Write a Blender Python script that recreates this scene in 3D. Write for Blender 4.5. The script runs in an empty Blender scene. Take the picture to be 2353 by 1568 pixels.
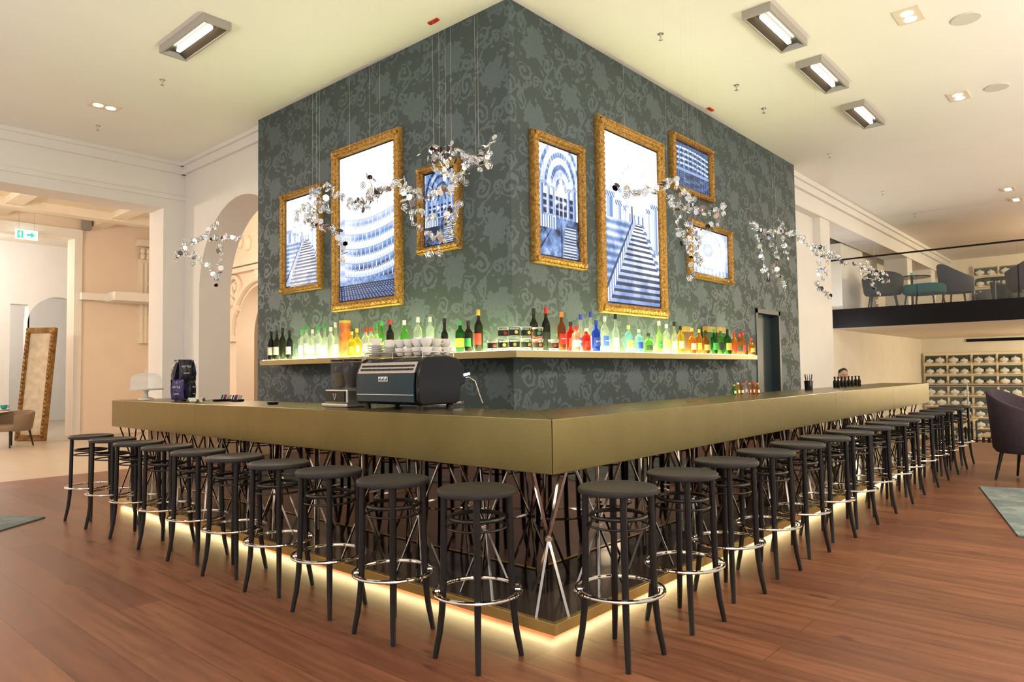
import bpy, math, random
from mathutils import Vector, Matrix
import numpy as np
random.seed(7)
SC=bpy.context.scene
COL=SC.collection
pi=math.pi
# ---------------------------------------------------------------- camera (solved from vanishing points)
W,H=2353.0,1568.0
cx,cy=W/2,H/2
VL=(-640-cx,880-cy); VR=(2600-cx,835-cy)
F=math.sqrt(-(VL[0]*VR[0]+VL[1]*VR[1]))
Xc=Vector((VR[0],-VR[1],-F)).normalized()
Yc=Vector((VL[0],-VL[1],-F)).normalized()
Zc=Xc.cross(Yc).normalized()
Mwc=Matrix((( Xc[0],Yc[0],Zc[0]),(Xc[1],Yc[1],Zc[1]),(Xc[2],Yc[2],Zc[2])))
Mcw=Mwc.transposed()
D=3.51
pc=Vector(((1268-cx)/F*D,-(965-cy)/F*D,-D))
CAM=Vector((0,0,1.12))-Mcw@pc
cam=bpy.data.cameras.new('camera'); cam.sensor_width=36; cam.lens=36*F/W; cam.clip_end=200
camo=bpy.data.objects.new('camera',cam); COL.objects.link(camo)
camo.matrix_world=Matrix.Translation(CAM)@Mcw.to_4x4()
SC.camera=camo
def P(px,py,ax,val):
    d=Mcw@Vector(((px-cx)/F,-(py-cy)/F,-1))
    t=(val-CAM[ax])/d[ax]
    return CAM+d*t
# ---------------------------------------------------------------- materials
MATS={}
def mat(name,col,rough=.5,metal=0,emis=None,es=0,trans=0,alpha=1,ior=1.45,coat=0,noise=0,nscale=8,bump=0,bscale=40,spec=None):
    if name in MATS: return MATS[name]
    m=bpy.data.materials.new(name); m.use_nodes=True
    nt=m.node_tree; b=nt.nodes['Principled BSDF']
    b.inputs['Base Color'].default_value=(*col,1)
    b.inputs['Roughness'].default_value=rough
    b.inputs['Metallic'].default_value=metal
    b.inputs['IOR'].default_value=ior
    b.inputs['Transmission Weight'].default_value=trans
    b.inputs['Coat Weight'].default_value=coat
    b.inputs['Alpha'].default_value=alpha
    if spec is not None: b.inputs['Specular IOR Level'].default_value=spec
    if emis:
        b.inputs['Emission Color'].default_value=(*emis,1); b.inputs['Emission Strength'].default_value=es
    tc=nt.nodes.new('ShaderNodeTexCoord')
    if noise:
        n=nt.nodes.new('ShaderNodeTexNoise'); n.inputs['Scale'].default_value=nscale; n.inputs['Detail'].default_value=6
        nt.links.new(tc.outputs['Object'],n.inputs['Vector'])
        r=nt.nodes.new('ShaderNodeValToRGB')
        r.color_ramp.elements[0].position=.3; r.color_ramp.elements[1].position=.7
        r.color_ramp.elements[0].color=(*[max(0,c*(1-noise)) for c in col],1)
        r.color_ramp.elements[1].color=(*[min(1,c*(1+noise)) for c in col],1)
        nt.links.new(n.outputs['Fac'],r.inputs['Fac']); nt.links.new(r.outputs['Color'],b.inputs['Base Color'])
    if bump:
        n=nt.nodes.new('ShaderNodeTexNoise'); n.inputs['Scale'].default_value=bscale; n.inputs['Detail'].default_value=4
        nt.links.new(tc.outputs['Object'],n.inputs['Vector'])
        bp=nt.nodes.new('ShaderNodeBump'); bp.inputs['Strength'].default_value=bump; bp.inputs['Distance'].default_value=.01
        nt.links.new(n.outputs['Fac'],bp.inputs['Height']); nt.links.new(bp.outputs['Normal'],b.inputs['Normal'])
    MATS[name]=m; return m
class NB:
    def __init__(s,name):
        s.m=bpy.data.materials.new(name); s.m.use_nodes=True; s.nt=s.m.node_tree; s.b=s.nt.nodes['Principled BSDF']
        s.tc=s.nt.nodes.new('ShaderNodeTexCoord')
        sp=s.nt.nodes.new('ShaderNodeSeparateXYZ'); s.nt.links.new(s.tc.outputs['Object'],sp.inputs[0])
        s.x,s.y,s.z=sp.outputs
    def set(s,inp,v):
        if hasattr(v,'is_output'): s.nt.links.new(v,inp)
        else: inp.default_value=v
    def m_(s,op,a,b=None,c=None,clamp=False):
        n=s.nt.nodes.new('ShaderNodeMath'); n.operation=op; n.use_clamp=clamp
        s.set(n.inputs[0],a)
        if b is not None: s.set(n.inputs[1],b)
        if c is not None: s.set(n.inputs[2],c)
        return n.outputs[0]
    def comb(s,x,y,z):
        n=s.nt.nodes.new('ShaderNodeCombineXYZ')
        for i,v in enumerate((x,y,z)): s.set(n.inputs[i],v)
        return n.outputs[0]
    def noise(s,vec,scale,detail=4,rough=.5):
        n=s.nt.nodes.new('ShaderNodeTexNoise'); s.nt.links.new(vec,n.inputs['Vector'])
        n.inputs['Scale'].default_value=scale; n.inputs['Detail'].default_value=detail; n.inputs['Roughness'].default_value=rough
        return n.outputs['Fac']
    def mix(s,f,a,b):
        n=s.nt.nodes.new('ShaderNodeMix'); n.data_type='RGBA'
        s.set(n.inputs[0],f); s.set(n.inputs[6],a); s.set(n.inputs[7],b)
        return n.outputs[2]
    def step(s,edge,v,soft):
        return s.m_('DIVIDE',s.m_('SUBTRACT',edge,v),soft,clamp=True)
def damask():
    n=NB('damask_wallpaper')
    us=n.m_('ADD',n.m_('SUBTRACT',n.x,n.y),20.0)
    vec=n.comb(us,n.z,0)
    w1=n.noise(vec,4.5,2); w2=n.noise(n.comb(n.z,us,3.3),4.5,2)
    u=n.m_('ADD',us,n.m_('MULTIPLY',n.m_('SUBTRACT',w1,.5),.17))
    v=n.m_('ADD',n.z,n.m_('MULTIPLY',n.m_('SUBTRACT',w2,.5),.17))
    p,q=.50,.64
    up=n.m_('DIVIDE',u,p); k=n.m_('FLOOR',up)
    par=n.m_('ABSOLUTE',n.m_('MODULO',k,2.0))
    v2=n.m_('ADD',n.m_('DIVIDE',v,q),n.m_('MULTIPLY',par,.5))
    fx=n.m_('MULTIPLY',n.m_('SUBTRACT',n.m_('FRACT',up),.5),p)
    fy=n.m_('MULTIPLY',n.m_('SUBTRACT',n.m_('FRACT',v2),.5),q)
    fz=n.noise(vec,26,3)
    def polar(a,b):
        r=n.m_('SQRT',n.m_('ADD',n.m_('MULTIPLY',a,a),n.m_('MULTIPLY',b,b)))
        return r,n.m_('ARCTAN2',b,a)
    r,t=polar(fx,fy)
    R=n.m_('ADD',.138,n.m_('MULTIPLY',n.m_('COSINE',n.m_('MULTIPLY',t,6)),.020))
    R=n.m_('ADD',R,n.m_('MULTIPLY',n.m_('COSINE',n.m_('ADD',n.m_('MULTIPLY',t,13),1.3)),.010))
    R=n.m_('ADD',R,n.m_('MULTIPLY',n.m_('SUBTRACT',fz,.5),.09))
    pat=n.step(R,r,.004)
    pet=n.m_('SINE',n.m_('ADD',n.m_('ADD',n.m_('MULTIPLY',r,75),n.m_('MULTIPLY',fz,6)),n.m_('MULTIPLY',n.m_('COSINE',n.m_('MULTIPLY',t,5)),2.4)))
    pat=n.m_('MULTIPLY',pat,n.m_('SUBTRACT',1,n.m_('MULTIPLY',n.m_('GREATER_THAN',pet,.80),.30)))
    for (ox,oy,rad,pitch,sg) in ((.175,.5,.10,.07,1),(-.16,.44,.085,.06,-1),(.17,.18,.075,.055,-1),(-.18,.80,.07,.05,1),(.02,.52,.07,.06,1)):
        a=n.m_('SUBTRACT',fx,ox)
        b=n.m_('MULTIPLY',n.m_('SUBTRACT',n.m_('FRACT',n.m_('ADD',v2,oy)),.5),q)
        rr,tt=polar(a,b)
        s_=n.m_('SINE',n.m_('ADD',n.m_('MULTIPLY',tt,float(sg)),n.m_('MULTIPLY',rr,2*pi/pitch)))
        rdz=n.m_('ADD',rad-.02,n.m_('MULTIPLY',fz,.05))
        band=n.m_('MULTIPLY',n.m_('GREATER_THAN',s_,.0),n.m_('LESS_THAN',rr,rdz))
        pat=n.m_('MAXIMUM',pat,band)
    vine=n.m_('ABSOLUTE',n.m_('SUBTRACT',fx,n.m_('MULTIPLY',n.m_('SINE',n.m_('MULTIPLY',v2,2*pi)),.19)))
    pat=n.m_('MAXIMUM',pat,n.step(n.m_('ADD',.008,n.m_('MULTIPLY',n.m_('SUBTRACT',fz,.35),.08)),vine,.003))
    lv=n.noise(vec,13,2); pat=n.m_('MAXIMUM',pat,n.m_('GREATER_THAN',lv,.61))
    weave=n.noise(n.comb(n.m_('MULTIPLY',us,4),n.z,0),90,2)
    tone=n.noise(vec,3,2)
    hi=n.mix(tone,(.070,.103,.114,1),(.090,.126,.142,1))
    colr=n.mix(pat,(.047,.066,.064,1),hi)
    colr=n.mix(n.m_('MULTIPLY',weave,.22),colr,(.11,.145,.158,1))
    n.nt.links.new(colr,n.b.inputs['Base Color'])
    n.set(n.b.inputs['Roughness'],n.m_('SUBTRACT',.75,n.m_('MULTIPLY',pat,.2)))
    return n.m
def wood():
    n=NB('wood_floor')
    br=n.nt.nodes.new('ShaderNodeTexBrick'); n.nt.links.new(n.comb(n.y,n.x,0),br.inputs['Vector'])
    br.inputs['Scale'].default_value=1; br.inputs['Brick Width'].default_value=2.3; br.inputs['Row Height'].default_value=.24
    br.inputs['Mortar Size'].default_value=.0020; br.inputs['Mortar Smooth'].default_value=.1; br.offset=.37
    br.inputs['Color1'].default_value=(.0,.0,.0,1); br.inputs['Color2'].default_value=(1,1,1,1); br.inputs['Mortar'].default_value=(.5,.5,.5,1)
    off=n.m_('MULTIPLY',n.m_('FLOOR',n.m_('DIVIDE',n.x,.24)),3.7)
    g=n.noise(n.comb(n.m_('MULTIPLY',n.x,16),n.m_('ADD',n.m_('MULTIPLY',n.y,1.0),off),off),1.5,8,.66)
    g2=n.noise(n.comb(n.m_('MULTIPLY',n.x,1.6),n.m_('MULTIPLY',n.y,.6),5),1.1,4)
    kn=n.noise(n.comb(n.m_('MULTIPLY',n.x,5),n.m_('MULTIPLY',n.y,1.6),off),1.6,2)
    c=n.mix(br.outputs['Color'],(.165,.062,.032,1),(.265,.108,.054,1))
    ra=n.nt.nodes.new('ShaderNodeValToRGB'); n.nt.links.new(g,ra.inputs[0])
    ra.color_ramp.elements[0].position=.32; ra.color_ramp.elements[0].color=(.42,.36,.33,1)
    ra.color_ramp.elements[1].position=.62; ra.color_ramp.elements[1].color=(1.15,1.12,1.1,1)
    mu=n.nt.nodes.new('ShaderNodeMix'); mu.data_type='RGBA'; mu.blend_type='MULTIPLY'; mu.inputs[0].default_value=.8
    n.nt.links.new(c,mu.inputs[6]); n.nt.links.new(ra.outputs[0],mu.inputs[7])
    c=n.mix(n.m_('MULTIPLY',n.step(.62,g2,.25),.5),mu.outputs[2],(.13,.044,.025,1))
    c=n.mix(n.m_('MULTIPLY',n.m_('DIVIDE',n.m_('SUBTRACT',kn,.68),.06,clamp=True),.6),c,(.04,.018,.012,1))
    c=n.mix(n.m_('MULTIPLY',br.outputs['Fac'],.7),c,(.03,.012,.008,1))
    n.nt.links.new(c,n.b.inputs['Base Color'])
    n.set(n.b.inputs['Roughness'],n.m_('ADD',.22,n.m_('MULTIPLY',g,.25)))
    n.b.inputs['Specular IOR Level'].default_value=.5
    bp=n.nt.nodes.new('ShaderNodeBump'); bp.inputs['Strength'].default_value=.15; bp.inputs['Distance'].default_value=.004
    n.nt.links.new(g,bp.inputs['Height']); n.nt.links.new(bp.outputs[0],n.b.inputs['Normal'])
    return n.m
def brass():
    n=NB('brushed_brass')
    g=n.noise(n.comb(n.x,n.y,n.z),3,6,.6); g3=n.noise(n.comb(n.x,n.y,n.m_('MULTIPLY',n.z,40)),9,3)
    c=n.mix(g,(.165,.130,.045,1),(.255,.205,.075,1))
    n.nt.links.new(c,n.b.inputs['Base Color'])
    n.b.inputs['Metallic'].default_value=.8
    n.set(n.b.inputs['Roughness'],n.m_('ADD',.22,n.m_('MULTIPLY',g3,.16)))
    return n.m
def rugm():
    n=NB('rug_pile')
    g=n.noise(n.comb(n.x,n.y,0),4,8,.7); g2=n.noise(n.comb(n.x,n.y,1),60,2)
    c=n.mix(n.step(.55,g,.2),(.12,.16,.16,1),(.29,.31,.29,1)); c=n.mix(n.m_('MULTIPLY',g2,.3),c,(.07,.10,.10,1))
    n.nt.links.new(c,n.b.inputs['Base Color']); n.b.inputs['Roughness'].default_value=.95
    return n.m
def tile():
    n=NB('stone_floor')
    g=n.noise(n.comb(n.x,n.y,0),3,5)
    br=n.nt.nodes.new('ShaderNodeTexBrick'); n.nt.links.new(n.comb(n.x,n.y,0),br.inputs['Vector']); br.offset=0
    br.inputs['Scale'].default_value=1; br.inputs['Brick Width'].default_value=.9; br.inputs['Row Height'].default_value=.9; br.inputs['Mortar Size'].default_value=.004
    c=n.mix(g,(.42,.34,.25,1),(.54,.45,.35,1)); c=n.mix(n.m_('MULTIPLY',br.outputs['Fac'],.4),c,(.3,.25,.2,1))
    n.nt.links.new(c,n.b.inputs['Base Color']); n.b.inputs['Roughness'].default_value=.35
    return n.m
DAM=damask(); WOOD=wood(); BRASS=brass(); RUG=rugm(); TILE=tile()
WHITE=mat('white_plaster',(.83,.81,.77),.85,noise=.02,nscale=2,bump=.04,bscale=60)
CEIL=mat('ceiling_paint',(.90,.88,.82),.9,noise=.015,nscale=1)
CREAM=mat('cream_plaster',(.84,.77,.64),.85,noise=.03,nscale=2,bump=.04)
BLACKW=mat('black_lacquered_wood',(.008,.007,.007),.42,noise=.2,nscale=20)
SEATM=mat('black_seat_ply',(.018,.017,.018),.45,bump=.1,bscale=300)
CHROME=mat('chrome',(.78,.75,.71),.08,1)
STEELB=mat('polished_steel_bar',(.50,.47,.43),.12,1)
SMOKE=mat('smoked_mirror',(.155,.130,.115),.03,1,noise=.03,nscale=1)
DARKG=mat('dark_gloss_ledge',(.05,.035,.028),.12)
LED=mat('led_warm',(1,.8,.5),.5,emis=(1,.86,.42),es=14)
LEDG=mat('led_shelf',(1,.9,.5),.5,emis=(.93,1,.42),es=22)
LAMP=mat('lamp_white',(1,1,1),.5,emis=(1,.95,.85),es=10)
LAMPS=mat('lamp_small',(1,1,1),.5,emis=(1,.78,.5),es=7)
GOLD=mat('carved_gold',(.48,.27,.07),.36,.8,noise=.5,nscale=45,bump=.8,bscale=110)
BLACKP=mat('black_plastic',(.005,.005,.007),.15,spec=.4)
GREYP=mat('grey_metal',(.50,.48,.45),.35,.9)
FIXW=mat('fixture_grey',(.40,.38,.34),.5)
FIXM=mat('fixture_mirror',(.10,.085,.06),.4,.6)
DISCW=mat('speaker_white',(.66,.64,.57),.6)
PORC=mat('white_porcelain',(.80,.79,.75),.15)
GLASS=mat('clear_glass',(.97,.98,.98),.02,trans=1,ior=1.2)
DOMEG=mat('dome_glass',(.9,.95,.95),.02,alpha=.17,spec=.4)
HOPG=mat('hopper_plastic',(.12,.12,.12),.05,alpha=.22,spec=.3)
PANE=mat('pane_glass',(.7,.8,.78),.05,alpha=.04,spec=.1)
# ---------------------------------------------------------------- mesh builder
class MB:
    def __init__(s): s.v=[];s.f=[];s.m=[]
    def add(s,vs,fs,m=0):
        o=len(s.v); s.v+= [tuple(v) for v in vs]
        for f in fs: s.f.append([i+o for i in f]); s.m.append(m)
        return s
    def box(s,c,sz,m=0,rz=0,rot=None):
        hx,hy,hz=[a/2 for a in sz]
        vs=[Vector((x,y,z)) for x in(-hx,hx) for y in(-hy,hy) for z in(-hz,hz)]
        R=rot if rot is not None else Matrix.Rotation(rz,3,'Z')
        vs=[R@v+Vector(c) for v in vs]
        return s.add(vs,[(0,1,3,2),(4,6,7,5),(0,4,5,1),(2,3,7,6),(0,2,6,4),(1,5,7,3)],m)
    def bx(s,x0,x1,y0,y1,z0,z1,m=0):
        return s.box(((x0+x1)/2,(y0+y1)/2,(z0+z1)/2),(abs(x1-x0),abs(y1-y0),abs(z1-z0)),m)
    def prism(s,poly,fn,m=0):
        n=len(poly); vs=[fn(u,v,0) for u,v in poly]+[fn(u,v,1) for u,v in poly]
        fs=[list(range(n))[::-1],list(range(n,2*n))]+[(i,(i+1)%n,n+(i+1)%n,n+i) for i in range(n)]
        return s.add(vs,fs,m)
    def lathe(s,prof,n=24,c=(0,0,0),m=0,sq=None,ax=None):
        vs=[];fs=[]
        for r,z in prof:
            for i in range(n):
                a=2*pi*i/n; x,y=r*math.cos(a),r*math.sin(a)
                if sq: 
                    k=1/max(abs(math.cos(a)),abs(math.sin(a)))**sq; x*=k;y*=k
                v=Vector((x,y,z))
                if ax is not None: v=ax@v
                vs.append((v[0]+c[0],v[1]+c[1],v[2]+c[2]))
        for j in range(len(prof)-1):
            for i in range(n):
                a=j*n+i;b=j*n+(i+1)%n
                fs.append((a,b,b+n,a+n))
        if prof[0][0]>1e-6: fs.append(list(range(n))[::-1])
        if prof[-1][0]>1e-6: fs.append([(len(prof)-1)*n+i for i in range(n)])
        return s.add(vs,fs,m)
    def tube(s,pts,r,n=8,closed=False,m=0,flat=None):
        pts=[Vector(p) for p in pts]; N=len(pts); vs=[];fs=[]
        up=None
        for i,p in enumerate(pts):
            a=pts[(i-1)%N] if (closed or i>0) else p
            b=pts[(i+1)%N] if (closed or i<N-1) else p
            t=(b-a).normalized()
            if up is None:
                up=Vector((0,0,1)) if abs(t.z)<.9 else Vector((1,0,0))
            up=(up-t*up.dot(t)).normalized(); sd=t.cross(up)
            rr=r[i] if isinstance(r,(list,tuple)) else r
            fl=flat or 1
            for k in range(n):
                g=2*pi*k/n+ (pi/4 if n==4 else 0)
                vs.append(p+up*math.cos(g)*rr*fl+sd*math.sin(g)*rr)
        for i in range(N if closed else N-1):
            for k in range(n):
                a=i*n+k;b=i*n+(k+1)%n;c=((i+1)%N)*n+(k+1)%n;d=((i+1)%N)*n+k
                fs.append((a,b,c,d))
        if not closed: fs.append(list(range(n))[::-1]); fs.append([(N-1)*n+k for k in range(n)])
        return s.add(vs,fs,m)
    def ring(s,R,z,r,N=40,n=8,m=0,c=(0,0)):
        return s.tube([(c[0]+R*math.cos(2*pi*i/N),c[1]+R*math.sin(2*pi*i/N),z) for i in range(N)],r,n,True,m)
    def ell(s,c,r,n=12,m=0):
        prof=[(max(0.0,math.cos(-pi/2+pi*i/n)),math.sin(-pi/2+pi*i/n)) for i in range(n+1)]
        vs=[];fs=[];k=n*2
        for a,b in prof:
            for i in range(k): vs.append((c[0]+r[0]*a*math.cos(2*pi*i/k),c[1]+r[1]*a*math.sin(2*pi*i/k),c[2]+r[2]*b))
        for j in range(n):
            for i in range(k): fs.append((j*k+i,j*k+(i+1)%k,(j+1)*k+(i+1)%k,(j+1)*k+i))
        return s.add(vs,fs,m)
    def obj(s,name,mats,parent=None,loc=(0,0,0),rz=0,smooth=True,bevel=0,label=None,sharp=35):
        me=bpy.data.meshes.new(name); me.from_pydata(s.v,[],s.f)
        if not isinstance(mats,(list,tuple)): mats=[mats]
        for q in mats: me.materials.append(q)
        me.polygons.foreach_set('material_index',s.m)
        me.validate(); me.update()
        if smooth:
            me.polygons.foreach_set('use_smooth',[True]*len(me.polygons))
            try: me.set_sharp_from_angle(angle=math.radians(sharp))
            except Exception: pass
        o=bpy.data.objects.new(name,me); COL.objects.link(o)
        o.location=loc; o.rotation_euler=(0,0,rz)
        if parent: o.parent=parent
        if bevel:
            b=o.modifiers.new('bevel','BEVEL'); b.width=bevel; b.segments=2; b.limit_method='ANGLE'
        if label: o['label']=label
        return o
def thing(name,label,cat,loc=(0,0,0),rz=0,group=None):
    e=bpy.data.objects.new(name,None); COL.objects.link(e); e.empty_display_size=.1
    e.location=loc; e.rotation_euler=(0,0,rz); return tag(e,label,cat,group)
def tag(o,label,cat,group=None):
    o['label']=label;o['category']=cat
    if group:o['group']=group
    return o
def struct(o): o['kind']='structure'; return o
def copy_thing(src,loc,rz=None,label=None):
    def rec(o,par):
        c=o.copy(); COL.objects.link(c)
        if par: c.parent=par
        for ch in [q for q in list(o.children)]: rec(ch,c)
        return c
    c=rec(src,None); c.location=loc
    if rz is not None: c.rotation_euler=(0,0,rz)
    if label: c['label']=label
    return c
TXT={}
def text_mesh(txt,size,m,parent,loc,rot,name='lettering',ext=.001,align='CENTER'):
    key=(txt,size,m.name,ext)
    if key not in TXT:
        cu=bpy.data.curves.new('t','FONT'); cu.body=txt; cu.size=size; cu.extrude=ext; cu.align_x=align; cu.align_y='CENTER'; cu.resolution_u=3
        o=bpy.data.objects.new('t',cu); COL.objects.link(o)
        dg=bpy.context.evaluated_depsgraph_get(); dg.update()
        me=bpy.data.meshes.new_from_object(o.evaluated_get(dg)); bpy.data.objects.remove(o)
        me.materials.clear(); me.materials.append(m); TXT[key]=me
    q=bpy.data.objects.new(name,TXT[key]); COL.objects.link(q); q.parent=parent; q.location=loc; q.rotation_euler=rot
    return q
# ================================================================ ROOM
CZ=4.44
TX,TY=1.45,1.53
struct(MB().bx(-9,12,-9,9.05,-.1,0).obj('floor_wood',WOOD,smooth=False))
struct(MB().bx(-9,9,9.05,26,-.1,-.001).obj('floor_stone',TILE,smooth=False))
FR=-.75
struct(MB().bx(12,22,-9,2.9,FR-.1,FR).obj('floor_restaurant',WOOD,smooth=False))
struct(MB().bx(11.98,12.0,-9,2.6,FR,-.1).obj('trim_step',WHITE,smooth=False))
struct(MB().bx(-9,22,-9,8.01,CZ,CZ+.15).obj('ceiling',CEIL,smooth=False))
yE=5.58; xE=7.95
struct(MB().bx(TX,TX+.16,TY,yE,0,CZ).obj('wall_bar_west',DAM,smooth=False))
dl=P(1738,760,1,TY).x; dr=P(1791,760,1,TY).x; dt=P(1738,714,1,TY).z
m=MB(); m.bx(TX+.16,dl,TY,TY+.16,0,CZ); m.bx(dr,xE,TY,TY+.16,0,CZ); m.bx(dl,dr,TY,TY+.16,dt,CZ)
struct(m.obj('wall_bar_south',DAM,smooth=False))
struct(MB().bx(xE-.16,xE,TY+.16,yE-.02,0,CZ).obj('wall_bar_east',WHITE,smooth=False))
struct(MB().bx(TX+.16,xE,yE-.02,yE,0,CZ).obj('wall_bar_north',WHITE,smooth=False))
DKD=mat('dark_door',(.03,.045,.05),.4)
struct(MB().bx(dl-.02,dl+.04,TY-.012,TY+.15,0,dt+.04).bx(dr-.04,dr+.02,TY-.012,TY+.15,0,dt+.04).bx(dl-.02,dr+.02,TY-.012,TY+.15,dt-.03,dt+.03).obj('trim_door',DKD,smooth=False))
struct(MB().bx(dl+.04,dr-.04,TY+.11,TY+.15,0.01,dt-.03).obj('door_1',DKD,smooth=False))
# ---- left walls
X2,Y1=1.63,8.01
ac,ar,asp=6.36,1.17,2.53
def semic(c,r,zs,n=28): return [(c-r*math.cos(pi*i/n),zs+r*math.sin(pi*i/n)) for i in range(n+1)]
poly=[(7.53,0),(8.01,0),(8.01,CZ),(5.6,CZ)]+[(5.6,asp+math.sqrt(ar*ar-(5.6-ac)**2))]+[p for p in semic(ac,ar,asp) if p[0]>5.62]
struct(MB().prism(poly,lambda u,v,k:(X2+.45*k,u,v)).obj('wall_arch',WHITE,sharp=30))
struct(MB().bx(1.335,X2+.45,Y1+.002,Y1+.49,0,CZ).obj('wall_pier',WHITE,smooth=False))
struct(MB().bx(-9,1.335,Y1,Y1+.49,3.76,5.3).obj('wall_beam',WHITE,smooth=False))
co=MB(); co.bx(-9,X2-.0,Y1-.05,Y1,CZ-.16,CZ-.02); co.bx(-9,X2,Y1-.09,Y1,CZ-.05,CZ); co.bx(-9,X2,Y1-.025,Y1,3.9,3.96)
co.bx(X2-.05,X2,5.6,Y1,CZ-.16,CZ-.02); co.bx(X2-.09,X2,5.6,Y1,CZ-.05,CZ)
struct(co.obj('trim_cornice',WHITE,smooth=False))
HC=5.1
SALM=mat('salmon_plaster',(.84,.71,.58),.85,noise=.03,nscale=1.5)
struct(MB().bx(-9,9,Y1+.49,26,HC,HC+.1).obj('ceiling_hall',CREAM,smooth=False))
cb=MB()
for y in (10.2,12.6,15.0): cb.bx(-9,4.4,y,y+.35,HC-.18,HC)
for x in (1.0,3.0): cb.bx(x,x+.3,Y1+.49,16.3,HC-.14,HC)
struct(cb.obj('trim_coffer',CREAM,smooth=False))
xa=P(168,700,1,16.3).x; xb=xa-2.6
struct(MB().bx(xa,9,16.3,16.75,0,HC).bx(-9,xb,16.3,16.75,0,HC).bx(xb,xa,16.3,16.75,P(100,540,1,16.3).z,HC).obj('wall_hall',SALM,smooth=False))
tr=MB(); tr.bx(xa,xa+.16,16.24,16.3,0,4.62).bx(xb,xa+.16,16.22,16.3,4.62,4.85)
lz=P(290,690,1,16.2).z
tr.bx(P(182,690,1,16.2).x,5.0,16.02,16.3,lz-.06,lz+.1); tr.bx(P(250,690,1,15.9).x,5.0,15.5,16.3,lz-.08,lz+.12)
struct(tr.obj('trim_hall',WHITE,smooth=False))
struct(MB().bx(xa+.17,9,16.27,16.3,0,.12).obj('baseboard_hall',SALM,smooth=False))
pxl=P(318,700,1,16.25).x
pl=MB(); pl.bx(pxl,pxl+.5,16.17,16.3,2.2,4.3)
for i in range(5): pl.tube([(pxl+.05+i*.1,16.165,2.2),(pxl+.05+i*.1,16.165,4.2)],.028,8)
pl.bx(pxl-.06,pxl+.56,16.1,16.3,4.62,4.78)
for i in range(4):
    for j in range(2): pl.ell((pxl+.05+.13*i,16.14,4.36+.14*j),(.06,.07,.08),6)
struct(pl.obj('trim_pilaster',CREAM))
q=P(168,700,1,20.5).x; q2=P(66,700,1,20.5).x; q3=P(24,700,1,20.5).x
struct(MB().prism([(-9,0),(-9,HC),(9,HC),(9,0),(q+.4,0)]+[p for p in semic(q-.35,.75,2.9)][::-1]+[(q-1.1,0),(q2,0),(q2,3.4),(q3,3.4),(q3,0)],lambda u,v,k:(u,20.5+.4*k,v)).obj('wall_far_room',WHITE,sharp=30))
struct(MB().bx(-9,9,24,24.2,0,HC).obj('wall_far_back',WHITE,smooth=False))
struct(MB().bx(-6.2,-6,Y1+.49,24,0,HC).obj('wall_hall_west',WHITE,smooth=False))
ic=10.9; ir=1.0
poly=[(5.6,0),(5.6,HC),(16.3,HC),(16.3,0),(ic+ir,0)]+semic(ic,ir,2.2)[::-1]+[(ic-ir,0)]
struct(MB().prism(poly,lambda u,v,k:(4.4+.4*k,u,v)).obj('wall_inner_arch',SALM,sharp=30))
struct(MB().bx(7.5,7.7,5.6,16.3,0,HC).obj('wall_inner_back',CREAM,smooth=False))
sa=semic(ic,ir+.12,2.2,36)
orn=MB().tube([(4.37,u,v) for u,v in sa],.07,8).bx(4.3,4.4,ic-ir-.3,ic-ir,2.08,2.2).bx(4.3,4.4,ic+ir,ic+ir+.3,2.08,2.2)
orn.bx(4.24,4.4,6,16.2,3.62,3.74).bx(4.28,4.4,6,16.2,3.5,3.6)
def spiral(c,r,turns,sg,ax):
    pts=[]
    for i in range(30):
        t=i/29; a=sg*turns*2*pi*t; rr=r*(1-t)+.02
        pts.append((ax,c[0]+rr*math.cos(a),c[1]+rr*math.sin(a)))
    return pts
for (u,v,r,s_) in ((11.9,3.2,.26,1),(12.45,2.95,.24,-1),(12.3,2.35,.3,1),(9.9,3.25,.22,-1),(13.2,3.1,.26,1),(12.9,1.9,.26,-1),(14.0,2.9,.3,1),(10.9,3.42,.1,1)):
    orn.tube(spiral((u,v),r,1.6,s_,4.36),.05,6)
for i in range(26):
    orn.ell((4.38,12.2+random.uniform(-.5,1.6),random.uniform(2.3,3.4)),(.07,random.uniform(.05,.13),random.uniform(.08,.2)),6)
for i in range(14): orn.ell((4.38,11.4+i*.33,4.1+.1*math.sin(i*2.1)),(.08,.12,.16),6)
struct(orn.obj('trim_relief',SALM))
# ---- right side walls
YW=1.72
m=MB()
m.bx(xE,21.0,YW,YW+.5,3.95,CZ)
pb=P(1912,700,1,YW).x
m.bx(xE,pb-.5,YW,YW+.5,0,3.3)
m.bx(pb-.5,pb,YW,YW+.5,0,3.95)
m.bx(xE,pb-.5,YW+.12,YW+.5,3.3,3.95)
m.bx(12.62,14.2,2.25,2.5,2.2,3.95); m.bx(15.9,16.4,YW,YW+.5,2.2,3.95); m.bx(18.6,19.1,YW,YW+.5,2.2,3.95)
struct(m.obj('wall_colonnade',WHITE,smooth=False))
struct(MB().bx(xE,21,YW-.06,YW,CZ-.2,CZ-.08).bx(xE,21,YW-.1,YW,CZ-.08,CZ).bx(xE,21,YW-.03,YW,3.95,4.0).obj('trim_colonnade',WHITE,smooth=False))
struct(MB().bx(pb-.4,22,2.5,2.75,FR,CZ).obj('wall_restaurant_north',CREAM,smooth=False))
struct(MB().bx(21,21.2,-9,2.5,FR,CZ).obj('wall_restaurant_east',CREAM,smooth=False))
XM=12.5
mt=P(1917,712,0,XM).z; mb_=P(1917,755,0,XM).z; mr=P(1917,598,0,XM).z
BLK=mat('black_fascia',(.006,.005,.006),.4,spec=.2)
struct(MB().bx(XM+.06,21,-9,2.5,mb_,mt-.02).obj('ceiling_mezzanine',CREAM,smooth=False))
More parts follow.
